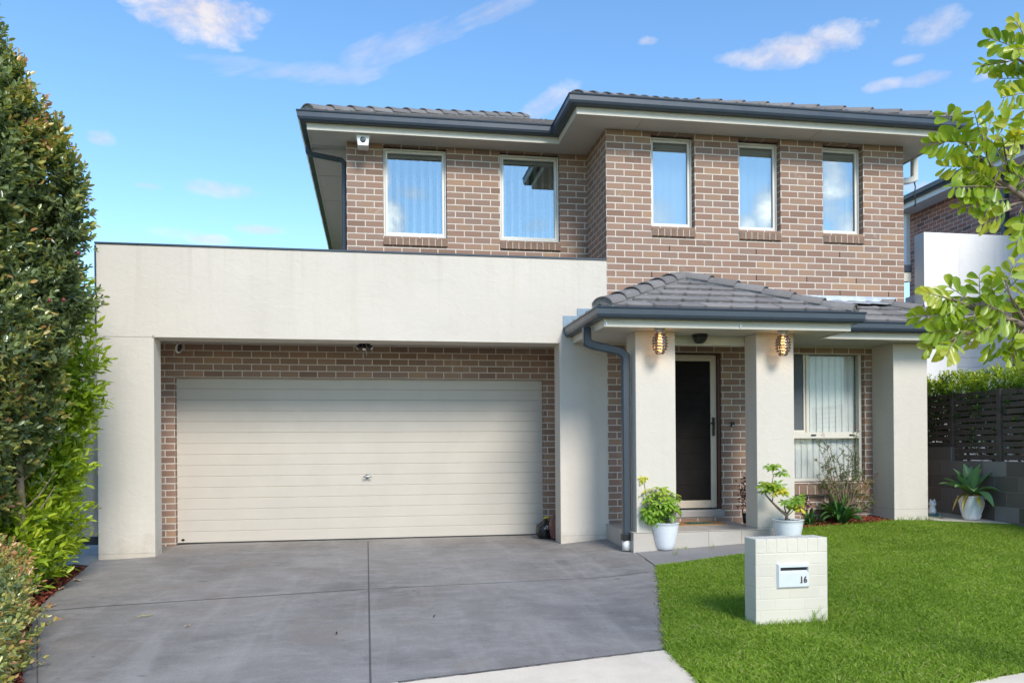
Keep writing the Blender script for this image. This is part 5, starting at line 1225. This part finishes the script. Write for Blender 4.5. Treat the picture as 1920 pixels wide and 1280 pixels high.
def round_leaves(P, D, N, L, W):
    """broad leaflets with a blunt rounded end: 8 rim points and a folded midrib"""
    D = nrm(D); S = nrm(np.cross(D, N)); N = np.cross(S, D); L = L[:, None]; W = W[:, None]
    cu = rng.uniform(.1, .8, len(P))[:, None]; dr = rng.uniform(-.05, .38, len(P))[:, None]; tw = rng.normal(0, .16, len(P))[:, None]
    def pt(f, s, z=0.): return P + D * L * f + S * W * s + N * (W * abs(s) * cu - L * dr * f * f + W * s * tw * f * 2 + z)
    return np.stack([P, pt(.22, .20), pt(.5, .40), pt(.78, .48), pt(.94, .32), pt(1, 0), pt(.94, -.32), pt(.78, -.48), pt(.5, -.40), pt(.22, -.20)], 1)
me = mesh_np('leaflets', round_leaves(np.array(C), np.array(D), np.array(Nn), L, L * .56), [[0, 1, 2, 3, 4, 5], [0, 5, 6, 7, 8, 9]], 2, np.array(T)); me.shade_smooth()
for f in stalk_bm.faces: f.material_index = 1
stalk_bm.from_mesh(me); stalk_bm.to_mesh(me); stalk_bm.free()
place('crown', me, [M['tuck'], M['stem_pale']], t)

# ------------------------------------------------------------------ boundary wall, fence and hedge on the right
WX = 7.8
t = thing('block_wall', 'dark concrete block retaining wall behind the potted agave', 'wall', (WX + .1, 9.5, .2))
bm = nb(); box(bm, WX, WX + .19, 5.5, 9.86, -.4, 1.0); box(bm, WX, WX + .19, 9.86, 15, -.4, 1.19); bev(bm, .006); brick_uv(bm, 0, 9.86, 1.0); obj('wall', bm, M['block'], t)
t = thing('slat_fence', 'dark stained horizontal slat fence on top of the block wall', 'fence', (WX + .1, 9.2, 1.0))
posts = [9.90, 9.05, 8.20, 7.35, 6.5]
for k, y_ in enumerate(posts): obj('post', bbox(WX + .03, WX + .09, y_ - .035, y_ + .035, .98, 1.93, .004), M['timber_dark'], t)
for y0_, y1_, zb_ in [(9.936, 12.5, 1.2)] + [(posts[k + 1] + .036, posts[k] - .036, 1.03) for k in range(4)]:
    bm = nb(); z = 1.915
    while z - .064 > zb_ - .03:
        dz = random.uniform(-.002, .002); v = box(bm, WX + .055 + random.uniform(-.002, .002), WX + .075, y0_, y1_, z - .066 + dz, z + dz); z -= .083
    bev(bm, .003); obj('slat_panel', bm, M['timber_dark'], t)
t = thing('fence_hedge', 'bright yellow green hedge growing over the dark slat fence', 'hedge', (WX + .55, 9.5, .95))
N = 5200; yy = rng.uniform(7.6, 12.2, N); zz = 1.0 + 1.17 * rng.beta(1.5, 1.0, N) + .05 * np.sin(yy * 7); xx = WX + .30 + np.abs(rng.normal(0, .22, N)); 
front = rng.random(N) < .035; xx = np.where(front, WX + .055, xx)
zz = np.where((zz > 1.88) & (rng.random(N) < .5), zz, zz); xx = np.where((zz > 1.9) & (rng.random(N) < .3), WX + .02 + rng.uniform(0, .2, N), xx)
C = np.stack([xx, yy, zz], 1); D = np.stack([-.35 + rng.normal(size=N) * .5, rng.normal(size=N) * .5, .6 + .6 * (zz > 1.9)], 1)
V1, T1 = sprigs(C, D, 8, .11, .048, .12 + .55 * np.clip((zz - 1.75) / .3, 0, 1) + rng.normal(size=N) * .06, .45)
leaf_obj('foliage', V1, T1, M['fence_hedge'], t)
bm = nb()
for y_ in np.arange(7.8, 12, .45): tube(bm, [(WX + .45, y_, .9), (WX + .4, y_ + .05, 1.4), (WX + .42, y_ - .04, 1.95)], [.02, .014, .005], 6)
obj('stem', bm, M['stem'], t)

# ------------------------------------------------------------------ neighbouring house
t = thing('neighbour_house', 'white rendered and red brick two storey house beyond the right hand fence', 'house', (11, 12, .9))
bm = nb(); box(bm, 11.2, 11.31, 6.0, 15.37, .7, 6.1); brick_uv(bm, 0, 15.37, 6.1); obj('brick_wall', bm, M['brick_red'], t)
bm = nb(); box(bm, 11.31, 18, 15.26, 15.37, .7, 6.1); brick_uv(bm, 0, 15.37, 6.1); obj('rear_brick_wall', bm, M['brick_red'], t)
def neaves(path, zf, parent, m='white_plastic'):
    bm = nb(); sweep(bm, path, [(-.02, zf - .012), (0, zf - .012), (0, zf + .10), (-.02, zf + .10)]); obj('fascia', bm, M[m], parent)
    g = zf + .095; bm = nb(); sweep(bm, path, [(.004, g), (.085, g), (.112, g + .035), (.12, g + .10), (.12, g + .115), (.105, g + .115), (.10, g + .10), (.08, g + .012), (.004, g + .012)]); obj('gutter', bm, M['gutter'], parent)
neaves([(10.75, 16.2), (10.75, 7.0)], 6.085, t)
flat('soffit', [(10.77, 16.2), (10.77, 7.0), (11.25, 7.0), (11.25, 16.2)], 6.10, 6.12, M['render_white'], t)
bm = nb(); v = [bm.verts.new(p) for p in ((10.70, 7.0, 6.27), (10.70, 16.2, 6.27), (14.5, 16.2, 7.75), (14.5, 7.0, 7.75))]; bm.faces.new(v[::-1]); obj('roof', bm, M['tile'], t)
def npipe(x, y, z0_, z1_, w, m): obj('downpipe', bbox(x - w / 2, x + w / 2, y - w / 2, y + w / 2, z0_, z1_, .012), M[m], t)
q = at_x(1884, 400, 11.14); npipe(11.14, q[1], 4.0, 6.1, .10, 'gutter')
q = at_y(1700.5, 450, 15.2); npipe(q[0], 15.2, at_y(1700, 503, 15.2)[2], 6.1, .10, 'white_plastic')
# parapet box with garage opening, like this house's own portal
bm = nb(); wall_grid(bm, 8.94, 13.6, .5, 4.73, 11.9, 12.14, [(9.53, 12.9, .4, 3.68)]); obj('rendered_portal', bm, M['render_white'], t)
bm = nb(); box(bm, 9.35, 13.4, 12.14, 12.95, 3.75, 3.85); box(bm, 9.40, 9.5, 12.14, 13.2, .5, 3.75); obj('garage_soffit', bm, M['render_white'], t)
bm = nb(); zz = .72
while zz < 3.75: v = box(bm, 9.5, 13.3, 12.60, 12.63, zz, zz + .166); zz += .17
bev(bm, .004); obj('garage_door', bm, M['render_white'], t)
# low link wall and eave piece seen between the two houses
a = at_y(1693, 536, 12.3); b = at_y(1717, 528, 12.3)
bm = nb(); box(bm, 8.2, 8.935, 12.25, 12.4, 2.95, 3.42); obj('link_beam', bm, M['render_white'], t)
bm = nb(); box(bm, 8.2, 8.935, 12.45, 12.56, 1.0, 2.95); brick_uv(bm, 0, 12.45, 2.9); obj('link_brick_wall', bm, M['brick_red'], t)
p = at_y(1703, 507, 12.35); bm = nb(); box(bm, 8.2, 8.93, 12.18, 12.3, p[2] - .07, p[2] + .06); bev(bm, .02, 2); obj('gutter', bm, M['gutter'], t)
bm = nb(); box(bm, 8.2, 8.92, 12.2, 12.3, p[2] - .22, p[2] - .07); obj('fascia', bm, M['fascia'], t)

# ------------------------------------------------------------------ sky, clouds and sun
SUN_AZ, SUN_EL = rad(14), rad(38)          # azimuth measured from behind the camera (-Y) towards +X
sd = Vector((math.sin(SUN_AZ) * math.cos(SUN_EL), -math.cos(SUN_AZ) * math.cos(SUN_EL), math.sin(SUN_EL)))
W = bpy.data.worlds.new('World'); SC.world = W; W.use_nodes = True; nt = W.node_tree; nt.nodes.clear()
class WN(NT):
    def __init__(self, t): self.t = t
w = WN(nt)
sky = w.n('ShaderNodeTexSky', sky_type='NISHITA'); sky.sun_disc = False; sky.sun_elevation = SUN_EL; sky.sun_rotation = math.atan2(sd.x, sd.y)
sky.air_density = 1.0; sky.dust_density = .1; sky.ozone_density = 1.8; sky.altitude = 50
tc = w.n('ShaderNodeTexCoord').outputs['Generated']; sp = w.n('ShaderNodeSeparateXYZ'); w.put(sp.inputs[0], tc)
az = w.math('ARCTAN2', sp.outputs[0], sp.outputs[1]); el = w.math('ARCSINE', sp.outputs[2])
cv = w.n('ShaderNodeCombineXYZ'); w.put(cv.inputs[0], az); w.put(cv.inputs[1], w.math('MULTIPLY', el, 1.6))
n1 = w.noise(cv.outputs[0], 16, 7, .6, .3); n2 = w.noise(cv.outputs[0], 42, 7, .68, .4)
jit = w.math('ADD', w.math('MULTIPLY', w.math('SUBTRACT', n1, .5), 2.7), w.math('MULTIPLY', w.math('SUBTRACT', n2, .5), 1.5))
def ang(x, y): d = ray(x, y); d = d / np.linalg.norm(d); return math.atan2(d[0], d[1]), math.asin(d[2])
def blobs(lst):
    tot = None
    for x, y, wx, wy, tilt, op in lst:
        a0, e0 = ang(x, y); a1 = ang(x + wx, y)[0]; e1 = ang(x, y - wy)[1]; ct, st = math.cos(tilt), math.sin(tilt)
        da = w.math('SUBTRACT', az, a0); de = w.math('SUBTRACT', el, e0)
        u = w.math('MULTIPLY', w.math('ADD', w.math('MULTIPLY', da, ct), w.math('MULTIPLY', de, st)), 1 / (a1 - a0))
        v = w.math('MULTIPLY', w.math('SUBTRACT', w.math('MULTIPLY', de, ct), w.math('MULTIPLY', da, st)), 1 / (e1 - e0))
        d = w.math('SUBTRACT', 1., w.math('ADD', w.math('MULTIPLY', u, u), w.math('MULTIPLY', v, v)))
        m = w.math('MULTIPLY', w.rng(w.math('ADD', d, w.math('MULTIPLY', jit, 1.0)), .0, 1.1), op)
        tot = m if tot is None else w.math('MAXIMUM', tot, m)
    return tot
puffs = blobs([(372, 22, 135, 62, 0, 1.), (188, 258, 30, 17, 0, .55), (405, 354, 85, 17, 0, .5), (278, 349, 36, 8, 0, .4), (390, 449, 52, 12, 0, .6), (487, 431, 45, 11, 0, .55), (340, 440, 75, 12, 0, .3), (1490, 92, 145, 38, .05, .8), (1375, 108, 40, 14, 0, .5), (1752, 52, 62, 36, .1, .5), (1215, 77, 20, 10, 0, .5), (1658, 160, 44, 14, 0, .6), (1738, 147, 52, 17, 0, .6), (1862, 130, 45, 14, .3, .6), (1020, 198, 75, 24, .5, .5), (1705, 112, 34, 11, 0, .4), (1720, 350, 40, 10, 0, .5), (1698, 348, 30, 9, 0, .5)])
cr_, sr_ = math.cos(.33), math.sin(.33); c2 = w.n('ShaderNodeCombineXYZ')
w.put(c2.inputs[0], w.math('MULTIPLY', w.math('ADD', w.math('MULTIPLY', az, cr_), w.math('MULTIPLY', el, sr_)), .16)); w.put(c2.inputs[1], w.math('SUBTRACT', w.math('MULTIPLY', el, cr_), w.math('MULTIPLY', az, sr_)))
jit0 = jit; jit = w.math('ADD', w.math('MULTIPLY', w.math('SUBTRACT', w.noise(c2.outputs[0], 34, 8, .68, .5), .5), 4.5), w.math('MULTIPLY', jit0, .25))
cirr = blobs([(590, 138, 150, 22, .08, .36), (680, 100, 60, 26, .5, .34), (790, 70, 140, 34, .36, .36), (905, 22, 120, 30, .3, .36), (470, 120, 160, 12, 0, .16)])
jit = jit0
# broad cumulus behind the camera, seen only as reflections in the panes
bk = w.math('MULTIPLY', w.rng(w.math('ADD', w.noise(tc, 4.2, 9, .56, .3), w.math('MULTIPLY', w.math('SUBTRACT', n1, .5), .12)), .49, .57), w.rng(sp.outputs[1], .1, -.3))
mask = w.math('MAXIMUM', w.math('MAXIMUM', puffs, cirr), w.math('MULTIPLY', bk, .0))
shade = w.rng(n1, .35, .65)
ccol = w.mix(shade, (2.5, 2.5, 3.1), (3.5, 3.4, 3.5))
hs_ = w.n('ShaderNodeHueSaturation'); hs_.inputs['Saturation'].default_value = 1.17; hs_.inputs['Hue'].default_value = .4985; w.put(hs_.inputs['Color'], sky.outputs[0])
# cumulus standing over the street behind the camera: the panes mirror them
def ang(x, y): d = ray(x, y); d = d / np.linalg.norm(d); return math.atan2(d[0], -d[1]), math.asin(d[2])
jit = w.math('MULTIPLY', jit, .8)
rear = blobs([(728, 412, 36, 60, 0, 1.), (715, 330, 22, 40, 0, .8), (775, 362, 40, 16, .1, .45), (1000, 425, 30, 16, 0, .3), (1232, 405, 40, 34, 0, .45), (1445, 392, 44, 56, 0, 1.), (1400, 425, 30, 30, 0, .9), (1562, 352, 42, 84, 0, 1.), (1590, 420, 40, 40, 0, .8), (640, 430, 60, 50, 0, 1.), (1660, 300, 60, 90, 0, 1.), (1860, 420, 120, 70, 0, 1.), (1150, 520, 130, 30, 0, .7)])
mask = w.math('MAXIMUM', mask, rear)
ccol = w.mix(rear, ccol, w.mix(shade, (7.5, 7.6, 8.2), (10.5, 10.4, 10.4)))
skc = w.mix(mask, hs_.outputs[0], ccol)
bg = w.n('ShaderNodeBackground'); w.put(bg.inputs[0], skc); bg.inputs[1].default_value = .125
wo = w.n('ShaderNodeOutputWorld'); nt.links.new(bg.outputs[0], wo.inputs[0])
sl = bpy.data.lights.new('sun', 'SUN'); sl.energy = 1.85; sl.angle = rad(20); sl.color = (1, .935, .84)
so = link(bpy.data.objects.new('sun', sl)); so.rotation_euler = (-sd).to_track_quat('-Z', 'Y').to_euler()

SC.view_settings.view_transform = 'Standard'; SC.view_settings.look = 'None'; SC.view_settings.exposure = 1.1; SC.view_settings.gamma = 1; SC.view_settings.use_curve_mapping = False
SC.cycles.max_bounces = 8; SC.cycles.diffuse_bounces = 4; SC.cycles.glossy_bounces = 4; SC.cycles.transparent_max_bounces = 16; SC.cycles.transmission_bounces = 4
SC.cycles.caustics_reflective = False; SC.cycles.caustics_refractive = False; SC.cycles.sample_clamp_indirect = 6
SC.cycles.use_denoising = True
